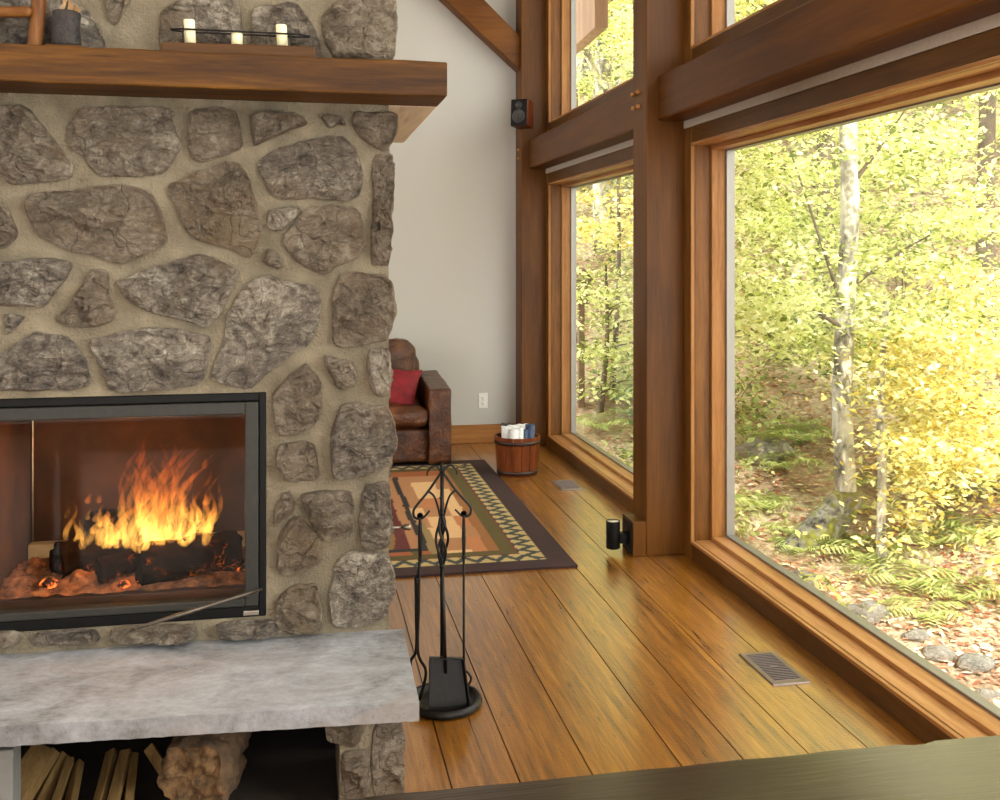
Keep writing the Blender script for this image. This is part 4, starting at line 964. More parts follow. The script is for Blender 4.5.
# ================================================================== RUG
rx1, ry0, ry1 = 1.291, 4.705, 7.245; rx0 = -.42
def rug():
    cs = .0085; nx = int((rx1 - rx0) / cs); ny = int((ry1 - ry0) / cs)
    xs = np.linspace(rx0, rx1, nx + 1); ys = np.linspace(ry0, ry1, ny + 1)
    X, Y = np.meshgrid(xs, ys)
    plum, cream, teal, olive, redc = [lin(c)[:3] for c in ((53, 30, 31), (187, 164, 113), (56, 63, 60), (89, 77, 36), (110, 25, 31))]
    peach, tan, maroon, gold, black, rust = [lin(c)[:3] for c in ((177, 126, 86), (151, 99, 54), (96, 36, 34), (137, 104, 57), (41, 35, 36), (159, 90, 50))]
    d = np.minimum(np.minimum(X - rx0, rx1 - X), np.minimum(Y - ry0, ry1 - Y))
    alongY = np.minimum(X - rx0, rx1 - X) < np.minimum(Y - ry0, ry1 - Y)
    al = np.where(alongY, Y - ry0, X - rx0)
    C = np.zeros(X.shape + (3,)); C[:] = plum
    def put(mask, c): C[mask] = c
    band = (d > .125) & (d < .235)
    put(band, cream)
    zz = np.abs(((al / .1) % 1) - .5) * 2
    pos = (d - .125) / .11
    put(band & (np.abs(pos - (.18 + .64 * zz)) < .24), teal)
    put(band & (pos > .88) & (zz > .45), teal)
    put((d >= .235) & (d < .243), redc); put((d >= .243) & (d < .315), olive)
    fld = d >= .315
    wob = np.vectorize(lambda x, y: noise.fractal(Vector((x * 2.2, y * 2.2, 4)), 1, 2, 3))(X[::6, ::6], Y[::6, ::6])
    wob = np.repeat(np.repeat(wob, 6, 0), 6, 1)[:ny + 1, :nx + 1]
    xx = X + wob * .02
    put(fld, tan)
    e = rx1 - xx
    put(fld & (e > .375), peach)
    blk = np.sin(np.floor(Y / .22) * 12.9898 + np.floor(xx / .14) * 78.233) * 43758.5453; blk = blk - np.floor(blk)
    put(fld & (e > .375) & (blk > .72), lin((222, 184, 136))[:3]); put(fld & (e > .375) & (blk < .22), lin((190, 124, 80))[:3])
    put(fld & (e > .62) & (e < .665) & (Y < 5.6), lin((150, 126, 84))[:3])
    put(fld & (e > .665) & (e < .70) & (Y > 5.0) & (Y < 6.9), black)
    put(fld & (e > .70) & (e < .76), peach)
    put(fld & (e > .755) & (e < .93), maroon)
    put(fld & (e > .80) & (e < .83) & (blk > .4), peach)
    put(fld & (e > .83 + .012 * np.sin(Y * 9)) & (e < .87 + .012 * np.sin(Y * 9)) , gold)
    put(fld & (e > .93) & (e < 1.02), rust)
    put(fld & (e > .665) & (Y > 5.08) & (Y < 5.13), black)
    put(fld & (e > .665) & (Y < 5.08), rust); put(fld & (e > .72) & (e < .76) & (Y < 5.08), olive)
    put(fld & (e > 1.02) & (e < 1.25), peach); put(fld & (e > 1.1) & (e < 1.16), maroon)
    put(fld & (e > .375) & (Y > 6.78), rust)
    Z = np.full(X.shape, .011) + .0015 * np.sin(X * 160) * np.sin(Y * 160) * .3
    V = np.stack([X, Y, Z], -1).reshape(-1, 3)
    W = nx + 1
    j, i = np.meshgrid(np.arange(ny), np.arange(nx), indexing='ij'); a = (j * W + i).ravel()
    Fq = np.stack([a, a + 1, a + W + 1, a + W], -1)
    # skirt
    border = list(range(0, W)) + [r * W + nx for r in range(1, ny + 1)] + [ny * W + c for c in range(nx - 1, -1, -1)] + [r * W for r in range(ny - 1, 0, -1)]
    nV = len(V); Vb = V[border].copy(); Vb[:, 2] = .001
    V = np.vstack([V, Vb]); nb = len(border)
    Fs = Fq.tolist() + [[border[q], nV + q, nV + (q + 1) % nb, border[(q + 1) % nb]] for q in range(nb)]
    org = np.array(((rx0 + rx1) / 2, (ry0 + ry1) / 2, 0))
    me = bpy.data.meshes.new('area_rug'); me.from_pydata((V - org).tolist(), [], Fs); me.materials.append(M['rug'])
    col = np.ones((len(V), 4), dtype=np.float32); col[:nV, :3] = C.reshape(-1, 3); col[nV:, :3] = plum
    at = me.color_attributes.new('pattern', 'FLOAT_COLOR', 'POINT'); at.data.foreach_set('color', col.ravel())
    o = bpy.data.objects.new('area_rug', me); COL.objects.link(o); o.location = org
    tag(o, 'patterned wool rug with a plum border and zigzag band on the plank floor', 'rug')
rug()

# ================================================================== SOFA
def cushion(mb, a, b, puff=.03, n=10, seed=0, wr=.012, rnd=.75):
    """soft box between corners a and b"""
    a, b = Vector(a), Vector(b); c = (a + b) / 2; h = (b - a) / 2
    bm = bmesh.new(); bmesh.ops.create_cube(bm, size=2); bmesh.ops.subdivide_edges(bm, edges=bm.edges[:], cuts=n, use_grid_fill=True)
    vs = []
    r = min(h) * rnd
    for v in bm.verts:
        p = Vector((v.co.x * h.x, v.co.y * h.y, v.co.z * h.z))
        q = Vector([max(-(h[i] - r), min(h[i] - r, p[i])) for i in range(3)]); d = p - q
        p = q + (d.normalized() * r if d.length > 1e-6 else d)
        f = (1 - abs(v.co.x) ** 2.5) * (1 - abs(v.co.z) ** 2.5) ; g = (1 - abs(v.co.x) ** 2.5) * (1 - abs(v.co.y) ** 2.5)
        p.y += puff * f * (1 if v.co.y > 0 else -1) * (abs(v.co.y) > .5); p.z += puff * g * (1 if v.co.z > 0 else -1) * (abs(v.co.z) > .5)
        p += Vector((fbm((p.x * 7 + seed, p.y * 7, p.z * 7), 4), fbm((p.x * 7, p.y * 7 + seed, p.z * 7), 4), fbm((p.x * 7, p.y * 7, p.z * 7 + seed), 4))) * wr
        vs.append(c + p)
    bm.verts.index_update(); fs = [tuple(v.index for v in f.verts) for f in bm.faces]; bm.free()
    mb.add(vs, fs); return mb
SX1 = 1.035; AX0 = SX1 - .165; SY0, SY1 = 7.08, 7.9
sofa = thing('leather_sofa', (.1, 7.5, 0), 'worn brown leather sofa against the back wall behind the fireplace', 'sofa')
for s in (0, 1):
    x0, x1 = (AX0, SX1) if s == 0 else (-1.0, -1.0 + .165)
    m = MB(); n = 14
    cushion(m, (x0, SY0, .02), (x1, SY1, .545), .0, 14, 3 + s, .006, .22)
    m.v = [(x, y, z + (.045 * (y - SY0) / (SY1 - SY0) if z > .3 else 0)) for x, y, z in m.v]
    m.build('arm', M['leather'], sofa, smooth=True)
m = MB(); cushion(m, (-.85, SY0 + .03, .03), (AX0 + .01, SY1, .27), .0, 14, 5, .008, .25); m.build('base', M['leather'], sofa, smooth=True)
m = MB(); cushion(m, (-.85, 7.66, .1), (AX0 + .01, SY1, .74), .0, 10, 6, .008); m.build('back', M['leather'], sofa, smooth=True)
for i, (x0, x1) in enumerate(((-.83, .02), (.025, AX0 - .005))):
    m = MB(); cushion(m, (x0, SY0 + .0, .275), (x1, 7.64, .42), .02, 12, 7 + i, .014); m.build('seat_cushion', M['leather'], sofa, smooth=True)
for i, (x0, x1) in enumerate(((-.83, .02), (.025, AX0 - .05))):
    m = MB(); cushion(m, (x0, 7.46, .40), (x1, 7.70, .845), .03, 12, 17 + i, .022); m.build('back_cushion', M['leather'], sofa, smooth=True)
# red pillow, a square cushion leaning in the corner
def pillow(name, c, size, th_, rot, mat, label):
    m = MB(); n = 18; vs = []; fs = []
    for side in (-1, 1):
        for j in range(n + 1):
            for i in range(n + 1):
                u, v = 2 * i / n - 1, 2 * j / n - 1
                sc_ = 1 - .13 * ((1 - u * u) * abs(v) ** 6 + (1 - v * v) * abs(u) ** 6)
                t = th_ * ((1 - u * u) * (1 - v * v)) ** .5
                w_ = fbm((u * 2.2 + 3, v * 2.2, side), 4) * .012 * (1 - max(abs(u), abs(v)) ** 4)
                vs.append(Vector((u * size / 2 * sc_, side * (t + w_), v * size / 2 * sc_)))
    W = n + 1; N = W * W
    for s in range(2):
        for j in range(n):
            for i in range(n):
                a = s * N + j * W + i; f = (a, a + 1, a + W + 1, a + W); fs.append(f if s == 0 else f[::-1])
    Rm = rot.to_matrix() if hasattr(rot, 'to_matrix') else rot
    m.add([Vector(c) + Rm @ v for v in vs], fs)
    return tag(m.build(name, mat, smooth=True, fix=True), label, 'pillow')
from mathutils import Euler
pc = atY(404, 403, 7.30)
pillow('throw_pillow', (.665, 7.34, .52), .33, .085, Euler((R(-20), R(6), R(-20))), M['red'], 'crimson red throw pillow in the corner of the leather sofa')

# ================================================================== BUCKET WITH NEWSPAPERS
bc = (1.437, 6.785)
bk = thing('wooden_bucket', (bc[0], bc[1], 0), 'round wooden stave bucket of newspapers near the far window', 'bucket')
H, r0, r1 = .262, .136, .157; ns = 16
m = MB()
for i in range(ns):
    a0_, a1_ = 2 * math.pi * i / ns + .012, 2 * math.pi * (i + 1) / ns - .012; vs = []
    sub = 3
    for z in (0.002, H):
        R_ = r0 + (r1 - r0) * z / H
        for k_ in range(sub + 1):
            a = a0_ + (a1_ - a0_) * k_ / sub
            vs.append((bc[0] + R_ * math.cos(a), bc[1] + R_ * math.sin(a), z))
            vs.append((bc[0] + (R_ - .013) * math.cos(a), bc[1] + (R_ - .013) * math.sin(a), z))
    w2 = 2 * (sub + 1); fs = []
    for k_ in range(sub):
        o = 2 * k_; fs += [(o, o + 2, o + 2 + w2, o + w2), (o + 1, o + 1 + w2, o + 3 + w2, o + 3), (o, o + 1, o + 3, o + 2), (o + w2, o + 2 + w2, o + 3 + w2, o + 1 + w2)]
    fs += [(0, w2, w2 + 1, 1), (w2 - 2, w2 - 1, 2 * w2 - 1, 2 * w2 - 2)]
    m.add(vs, fs)
m.build('staves', M['stave'], bk)
MB().lathe([(0, .012), (r0 - .012, .012), (r0 - .012, .022), (0, .022)], (bc[0], bc[1], 0), 32).build('bottom', M['stave'], bk)
for z in (.012, H - .05):
    R_ = lambda q: r0 + (r1 - r0) * q / H
    MB().lathe([(R_(z) - .001, z), (R_(z) + .003, z), (R_(z + .026) + .003, z + .026), (R_(z + .026) - .001, z + .026), (R_(z) - .001, z)], (bc[0], bc[1], 0), 48).build('hoop', M['hoop'], bk, smooth=True)
def roll(x, y, r, zt, mat, label, lean=(0, 0), name='newspaper', turns=4):
    m = MB(); n = 64; vs = []; th0 = random.random() * 6
    for i in range(n + 1):
        t = i / n; a = th0 + t * turns * 2 * math.pi; rr = r * (.35 + .65 * t)
        for z in (.03, zt):
            f_ = (z - .03)
            vs.append((x + rr * math.cos(a) + lean[0] * f_, y + rr * math.sin(a) + lean[1] * f_, z + (.004 * math.sin(a * 3) if z > .1 else 0)))
    m.add(vs, [(2 * i, 2 * i + 2, 2 * i + 3, 2 * i + 1) for i in range(n)])
    o = m.build(name, mat, smooth=True, fix=False); sl = o.modifiers.new('s', 'SOLIDIFY'); sl.thickness = .0022
    return tag(o, label, 'newspaper', 'rolled papers in the bucket')
ps = [(-.075, .0, .034, .345, 'paper', 'rolled white newspaper at the left of the bucket'), (-.035, -.06, .03, .335, 'paper', 'rolled newspaper at the front left of the bucket'), (.005, -.055, .026, .335, 'paper', 'rolled newspaper at the front middle of the bucket'),
      (.04, -.045, .024, .33, 'paper_blue', 'blue printed paper roll at the front of the bucket'), (.082, -.03, .03, .345, 'paper_blue', 'larger blue printed paper roll at the right of the bucket'), (-.02, .03, .04, .35, 'paper', 'thick rolled newspaper in the middle of the bucket'), (.05, .05, .036, .352, 'paper', 'rolled newspaper at the back right of the bucket'), (-.06, .075, .03, .34, 'paper_dark', 'dark printed paper roll at the back of the bucket')]
for dx, dy, r, zt, mt, lab in ps: roll(bc[0] + dx * .95, bc[1] + dy * .95, r * 1.15, zt - .018 + .01 * math.sin(dx * 90), M[mt], lab, (dx * .25, dy * .25))

# ================================================================== FLOOR REGISTERS
def register(x0, x1, y0, y1, label):
    t = thing('floor_register', ((x0 + x1) / 2, (y0 + y1) / 2, 0), label, 'floor vent')
    m = MB(); z = .0055; b = .021
    def rng(a, c, zt0, zt1): pass
    xs0, ys0, xs1, ys1 = x0 + b, y0 + b + .008, x1 - b, y1 - b
    o = [(x0, y0), (x1, y0), (x1, y1), (x0, y1)]; i_ = [(xs0, ys0), (xs1, ys0), (xs1, ys1), (xs0, ys1)]
    vs = [(x, y, .0008) for x, y in o] + [(x + (.003 if x < (x0 + x1) / 2 else -.003), y + (.003 if y < (y0 + y1) / 2 else -.003), z) for x, y in o] + [(x, y, z) for x, y in i_] + [(x, y, .001) for x, y in i_]
    fs = []
    for k_ in range(3):
        for j in range(4): fs.append((k_ * 4 + j, k_ * 4 + (j + 1) % 4, (k_ + 1) * 4 + (j + 1) % 4, (k_ + 1) * 4 + j))
    m.add(vs, fs); m.build('frame', M['vent'], t, fix=True)
    MB().box((xs0, ys0, .0006), (xs1, ys1, .0012)).build('duct', M['dark_slot'], t)
    m = MB(); ns_ = 17
    for k_ in range(ns_):
        y = ys0 + (ys1 - ys0) * (k_ + .5) / ns_; m.bar((xs0, y, .0035), (xs1, y, .0035), .0075, .0016, up=(0, .6, 1))
    m.bar(((x0 + x1) / 2 - .012, (ys0 + ys1) / 2, .005), ((x0 + x1) / 2 + .02, (ys0 + ys1) / 2, .005), .006, .003)
    m.build('grille', M['vent'], t)
register(1.6, 1.742, 3.285, 3.568, 'bronze floor vent in the planks under the nearer window')
register(1.605, 1.758, 6.235, 6.523, 'small metal floor vent in the planks near the bucket')

# ================================================================== FLOOR UPLIGHT ON THE POST
ul = thing('post_uplight', (1.6, 4.88, 0), 'small black cylinder uplight on a wooden block at the foot of the middle post', 'light')
m = MB().box((1.603, 4.812, .001), (1.669, 4.985, .172)); tag(m.build('mounting_block', M['timber_z'], ul, bevel=.003), 'brown wooden mounting block')
m = MB().box((1.593, 4.825, .012), (1.603, 4.955, .165)); m.build('back_plate', M['matte_black'], ul, bevel=.003)
m = MB().box((1.552, 4.862, .055), (1.594, 4.90, .105)); m.build('arm', M['matte_black'], ul, bevel=.003)
cxy = (1.521, 4.88)
m = MB().lathe([(.0, .031), (.033, .031), (.0345, .034), (.0345, .164), (.0335, .167), (.031, .167), (.031, .160)], (cxy[0], cxy[1], 0), 32); m.build('cylinder', M['matte_black'], ul, smooth=True).modifiers.new('e', 'EDGE_SPLIT')
m = MB().lathe([(.031, .160), (.031, .1635), (0, .1645)], (cxy[0], cxy[1], 0), 32); tag(m.build('lens', M['lens'], ul, smooth=True), 'cream frosted lens')

# ================================================================== WALL OUTLET
oc = atY(483, 400.5, Y_BACK)
ot = thing('wall_outlet', (oc.x, Y_BACK, oc.z - .06), 'white electrical outlet low on the cream back wall', 'outlet')
m = MB().box((oc.x - .037, Y_BACK - .007, oc.z - .06), (oc.x + .037, Y_BACK, oc.z + .06)); m.build('cover_plate', M['white_plastic'], ot, bevel=.003)
for s in (-1, 1):
    m = MB().lathe([(.017, -.0015), (.017, -.0085), (.0155, -.0095), (0, -.0095)], (oc.x, Y_BACK, oc.z + s * .021), 24, axis='Y'); rc = m.build('receptacle', M['white_plastic'], ot, smooth=True)
    m = MB()
    for dx in (-.006, .006): m.box((oc.x + dx - .0013, Y_BACK - .0098, oc.z + s * .021 - .002), (oc.x + dx + .0013, Y_BACK - .0093, oc.z + s * .021 + .007))
    m.box((oc.x - .002, Y_BACK - .0098, oc.z + s * .021 - .01), (oc.x + .002, Y_BACK - .0093, oc.z + s * .021 - .006)); m.build('slot', M['dark_slot'], rc)
MB().lathe([(.003, -.007), (.003, -.0085), (0, -.009)], (oc.x, Y_BACK, oc.z), 12, axis='Y').build('screw', M['steel'], ot)

# ================================================================== SPEAKER
def speaker():
    p0 = atY(512, 113.5, 7.50); c = Vector((1.64, 7.56, atY(523, 114, 7.55).z))
    t = thing('wall_speaker', (c.x, c.y, c.z - .1), 'small black-fronted wooden speaker bracketed to the far corner post', 'speaker')
    Rm = Matrix.Rotation(R(-33), 3, 'Z'); hw, hd, hh = .066, .07, .102
    tilt = Matrix.Rotation(R(-4), 3, 'X')
    def W(p): return c + Rm @ (tilt @ Vector(p))
    def bx(m, a, b):
        n0 = len(m.v); m.box(a, b); m.v[n0:] = [tuple(W(q)) for q in m.v[n0:]]; return m
    bx(MB(), (-hw, -hd, -hh), (hw, hd, hh)).build('cabinet', M['rosewood'], t, bevel=.004)
    bx(MB(), (-hw + .002, -hd - .006, -hh + .002), (hw - .002, -hd, hh - .002)).build('baffle', M['matte_black'], t, bevel=.003)
    for z, r in ((.052, .026), (-.03, .05)):
        m = MB(); m.lathe([(r, -.0005), (r * 1.04, -.006), (r * .94, -.007), (r * .85, -.003), (r * .35, .004), (r * .3, -.002), (0, -.005)], (0, 0, 0), 28, axis='Y')
        m.v = [tuple(W((x, -hd - .0065 + y, zz + z))) for x, y, zz in m.v]
        m.build('tweeter' if r < .03 else 'woofer', M['cone'], t, smooth=True)
    m = MB(); a = W((.03, hd, -.03)); b = Vector((1.74, 7.735, c.z - .045))
    m.tube(bez([a, a + Vector((.03, .03, .01)), b + Vector((0, -.03, .005)), b], 14), .009, 10); m.lathe([(.025, -.001), (.025, -.008), (0, -.009)], (b.x, 7.74, b.z), 18, axis='Y'); m.build('bracket', M['matte_black'], t, smooth=True)
speaker()

# ================================================================== DARK TABLE IN FRONT
ty = 1.42; tzt = .75
tb = thing('plank_table', (.4, 1.0, 0), 'dark stained rustic plank table along the bottom of the view', 'table')
m = MB(); nx = 120; vs = []; xa, xb = -1.3, 1.22
ea, eb = atZ(405, 791.5, tzt), atZ(902, 742.5, tzt)
e900, e985 = atZ(985, 742.5, tzt), atZ(1000, 742, tzt)
def yedge(x):
    y = ea.y + (eb.y - ea.y) * (x - ea.x) / (eb.x - ea.x)
    y += fbm((x * 12, 3, 3), 4) * .0025
    if .90 < x < .945: y -= .008 * math.sin((x - .90) / .045 * math.pi)
    return y
xa, xb = -1.3, 1.16
for i in range(nx + 1):
    x = xa + (xb - xa) * i / nx; y = yedge(x)
    for yy in (y, y - .006): pass
    vs += [(x, y, tzt - .05), (x, y, tzt - .004), (x, y - .005, tzt), (x, .62, tzt), (x, .62, tzt - .05)]
m.add(vs, [(5 * i + j, 5 * i + (j + 1) % 5, 5 * i + 5 + (j + 1) % 5, 5 * i + 5 + j) for i in range(nx) for j in range(5)] + [(4, 3, 2, 1, 0), tuple(5 * nx + j for j in range(5))])
m.build('tabletop', M['table'], tb)
for x in (-1.15, 1.0):
    for y in (.72, 1.28): MB().box((x - .045, y - .045, 0), (x + .045, y + .045, tzt - .051)).build('leg', M['table'], tb, bevel=.006)
m = MB(); m.box((-1.1, 1.27, tzt - .16), (.95, 1.3, tzt - .051)); m.box((-1.1, .7, tzt - .16), (.95, .73, tzt - .051)); m.build('apron', M['table'], tb)

# ================================================================== OUTSIDE
def gz(x, y):
    s = .5 * x + .866 * y
    z = -.82 + .07 * (s - 5.8)
    if s > 7.6: z += .2 * (s - 7.6)
    if s > 11: z += .28 * (s - 11)
    z += .09 * max(0, x - 4.5)
    return z + .07 * noise.noise(Vector((x * .9, y * .9, 0))) + .03 * noise.noise(Vector((x * 3, y * 3, 1)))
m = MB(); nx, ny = 110, 110; vs = []
for j in range(ny + 1):
    for i in range(nx + 1):
        x = 2.02 + 38 * (i / nx) ** 1.8; y = -6 + 50 * (j / ny)
        vs.append((x, y, gz(x, y)))
m.add(vs, [(j * (nx + 1) + i, j * (nx + 1) + i + 1, (j + 1) * (nx + 1) + i + 1, (j + 1) * (nx + 1) + i) for j in range(ny) for i in range(nx)])
struct(m.build('ground', M['ground'], smooth=True, fix=False, origin=(2, 0, 0)))

def leaves(name, P, size, mat, parent=None, seed=0, flat=.5, aspect=.62):
    """one rhombic, slightly folded leaf per point"""
    r = np.random.default_rng(seed); N = len(P)
    nrm_ = r.normal(size=(N, 3)); nrm_[:, 2] = np.abs(nrm_[:, 2]) + flat * 2; nrm_ /= np.linalg.norm(nrm_, axis=1, keepdims=True)
    t = r.normal(size=(N, 3)); t -= nrm_ * (t * nrm_).sum(1, keepdims=True); t /= np.linalg.norm(t, axis=1, keepdims=True)
    b = np.cross(nrm_, t); s = (size * r.uniform(.6, 1.3, N))[:, None]
    V = np.stack([P - t * s * .5, P + b * s * aspect * .5 + nrm_ * s * .08 + t * s * .05, P + t * s * .6, P - b * s * aspect * .5 + nrm_ * s * .08 + t * s * .05], 1).reshape(-1, 3)
    org = np.array(world(parent)) if parent is not None else np.array((V[:, 0].mean(), V[:, 1].mean(), V[:, 2].min()))
    V = V - org
    me = bpy.data.meshes.new(name); me.vertices.add(4 * N); me.vertices.foreach_set('co', V.ravel().astype(np.float32))
    me.loops.add(4 * N); me.loops.foreach_set('vertex_index', np.arange(4 * N, dtype=np.int32))
    me.polygons.add(N); me.polygons.foreach_set('loop_start', np.arange(0, 4 * N, 4, dtype=np.int32))
    me.update(calc_edges=True); me.materials.append(mat)
    o = bpy.data.objects.new(name, me); COL.objects.link(o)
    if parent is not None: o.parent = parent
    else: o.location = org
    return o
# fallen leaves
r = np.random.default_rng(5); N = 34000
yy = 2.0 + 11 * r.random(N) ** 1.2; xx = 2.15 + (yy * .85 - .3) * r.random(N)
P = np.stack([xx, yy, np.zeros(N)], 1); P[:, 2] = [gz(x, y) + .012 for x, y in zip(xx, yy)]
o = leaves('leaf_litter', P, .05, M['litter'], None, 6, 2.5); tag(o, 'fallen russet and tan leaves covering the forest ground outside', 'fallen leaves', kind='stuff')

r = np.random.default_rng(15); pts = []
rr = random.Random(15)
for k_ in range(620):
    yy_ = rr.uniform(7.5, 24); xx_ = rr.uniform(2.6, 2.0 + yy_ * .95); hh = rr.uniform(.15, .9); sg = rr.uniform(.15, .4)
    pts.append(np.array((xx_, yy_, gz(xx_, yy_) + hh)) + r.normal(size=(75, 3)) * np.array([sg, sg, sg * .35]))
P = np.vstack(pts); P = P[P[:, 0] > 2.6]
o = leaves('undergrowth', P, .065, M['leaf_green'], None, 16, .5); tag(o, 'green and yellow undergrowth on the slope between the trees outside', 'undergrowth', kind='stuff')

def tree(x, y, h, rad, crown_z0, crown_r, nclus, per, lmat, bmat, label, seed, lean=(0, 0), leaf=.075, path=None, side=None, group='trees outside the windows', limbs=7):
    rr = random.Random(seed); z0 = gz(x, y) - .05
    t = thing('tree', (x, y, z0), label, 'tree', group)
    if path is None:
        path = [(x + lean[0] * k_ / 6 + rr.uniform(-.05, .05) * (k_ > 0), y + lean[1] * k_ / 6 + rr.uniform(-.05, .05) * (k_ > 0), z0 + h * k_ / 6) for k_ in range(7)]
    c_ = bez(path, 36); m = MB(); m.tube(c_, [rad * (1 - .75 * i / len(c_)) * (1 + .4 * math.exp(-i * .8)) for i in range(len(c_))], 12); m.build('trunk', bmat, t, smooth=True)
    tips = []
    for k_ in range(limbs):
        f_ = rr.uniform(crown_z0 / h, .95); p = c_[int(f_ * (len(c_) - 1))]; a = rr.uniform(0, 6.28) if side is None else side + rr.uniform(-1.3, 1.3); L = crown_r * rr.uniform(.6, 1.0)
        q = [p, p + Vector((math.cos(a) * L * .4, math.sin(a) * L * .4, L * .22)), p + Vector((math.cos(a + .2) * L * .75, math.sin(a + .2) * L * .75, L * .28)), p + Vector((math.cos(a + .25) * L, math.sin(a + .25) * L, L * .22))]
        b_ = bez(q, 15); m = MB(); m.tube(b_, [rad * .32 * (1 - .85 * i / len(b_)) + .004 for i in range(len(b_))], 7); m.build('limb', bmat, t, smooth=True)
        tips += b_[5:]
    P = []; r_ = np.random.default_rng(seed); per = int(per * 1.6); leaf = leaf * .78
    for k_ in range(nclus):
        if rr.random() < .75 and tips: c0_ = rr.choice(tips) + Vector((rr.gauss(0, .35), rr.gauss(0, .35), rr.gauss(0, .22)))
        else:
            a = rr.uniform(0, 6.28); q_ = crown_r * math.sqrt(rr.random()); c0_ = Vector((x + lean[0] * .6 + q_ * math.cos(a), y + lean[1] * .6 + q_ * math.sin(a), z0 + rr.uniform(crown_z0, h)))
        sg = rr.uniform(.16, .34)
        P.append(np.array(c0_) + r_.normal(size=(per, 3)) * np.array([sg, sg, sg * .3]))
    P = np.vstack(P); P = P[(P[:, 0] > 3.1) | ((P[:, 1] > 9.2) & (P[:, 0] > 2.4))]
    leaves('foliage', P, leaf, lmat, t, seed + 100, .55)
    return t
# the pale trunk with the crooked mossy foot seen in the nearer window
D = 7.55
def tp(u, v, d=D):
    q = ray(u, v); return Vector((q.x * d, q.y * d, EYE + q.z * d))
Pm = [tp(795, 560), tp(812, 540), tp(832, 518), tp(846, 500), tp(845, 470), tp(842, 400), tp(846, 300), tp(850, 200), tp(848, 100), tp(852, -60), tp(858, -200)]
mt = thing('tree', (Pm[0].x, Pm[0].y, gz(Pm[0].x, Pm[0].y)), 'pale mottled tree with a crooked mossy foot, nearest outside the big window', 'tree', 'trees outside the windows')
c_ = bez(Pm[3:], 40); m = MB(); m.tube([Pm[2].lerp(Pm[3], .85)] + c_, [.082, .082] + [.078 - .02 * i / len(c_) for i in range(len(c_) - 1)], 14); m.build('trunk', M['bark'], mt, smooth=True)
gb = Vector((Pm[0].x, Pm[0].y, gz(Pm[0].x, Pm[0].y) - .08)); c_ = bez([gb + Vector((-.12, -.02, -.08)), gb.lerp(Pm[0], .5), Pm[0], Pm[1], Pm[2], Pm[3], Pm[3] + Vector((.01, 0, .07))], 28); m = MB(); m.tube(c_, [.17 - .07 * i / len(c_) for i in range(len(c_))], 14); tag(m.build('root_foot', M['moss'], mt, smooth=True), 'bent mossy foot')
for k_, (u, v, ue, ve, sd) in enumerate(((846, 320, 790, 150, -.2), (848, 190, 905, 110, .2), (846, 290, 930, 235, .3), (844, 330, 760, 300, -.3))):
    a = tp(u, v); b = tp(ue, ve, D - .4 + .5 * sd); mid = a.lerp(b, .5) + Vector((.05, 0, -.12 if k_ == 0 else .05))
    b_ = bez([a, mid, b], 14); m = MB(); m.tube(b_, [.02 * (1 - .8 * i / len(b_)) for i in range(len(b_))], 7); m.build('limb', M['bark_dark'], mt, smooth=True)
r_ = np.random.default_rng(77); rr = random.Random(77); P = []
for k_ in range(130):
    u, v = rr.uniform(725, 985), rr.choice([rr.gauss(250, 55), rr.gauss(310, 35), rr.gauss(150, 60)])
    dd = rr.uniform(-1.0, 1.2)
    if abs(u - 846) < 34 or v > 340: dd = rr.uniform(.35, 1.4)
    c0_ = tp(u, v, D + dd); sg = rr.uniform(.12, .26); P.append(np.array(c0_) + r_.normal(size=(170, 3)) * np.array([sg, sg, sg * .26]))
P = np.vstack(P); P = P[P[:, 0] > 2.7]; leaves('foliage', P, .052, M['leaf_lime'], mt, 78, .5)
# thin tree just right of it
Pt = [tp(884, 596, 7.0), tp(881, 540, 7.0), tp(882, 480, 7.0), tp(880, 400, 7.02), tp(884, 340, 7.05), tp(886, 300, 7.1)]
st_ = thing('tree', (Pt[0].x, Pt[0].y, gz(Pt[0].x, Pt[0].y)), 'slim young tree with golden leaves right of the pale crooked tree', 'tree', 'trees outside the windows')
base_ = Vector((Pt[0].x, Pt[0].y, gz(Pt[0].x, Pt[0].y) - .05)); c_ = bez([base_] + Pt, 30); m = MB(); m.tube(c_, [.038 - .018 * i / len(c_) for i in range(len(c_))], 10); m.build('trunk', M['bark'], st_, smooth=True)
P = []
for k_ in range(80):
    u = rr.choice([rr.uniform(900, 1000), rr.uniform(895, 1100)]); v = rr.gauss(405, 55); c0_ = tp(u, v, 7.0 + rr.uniform(-.6, .9)); sg = rr.uniform(.12, .26); P.append(np.array(c0_) + r_.normal(size=(150, 3)) * np.array([sg, sg, sg * .3]))
P = np.vstack(P); P = P[P[:, 0] > 2.7]; leaves('foliage', P, .052, M['leaf_gold'], st_, 79, .5)
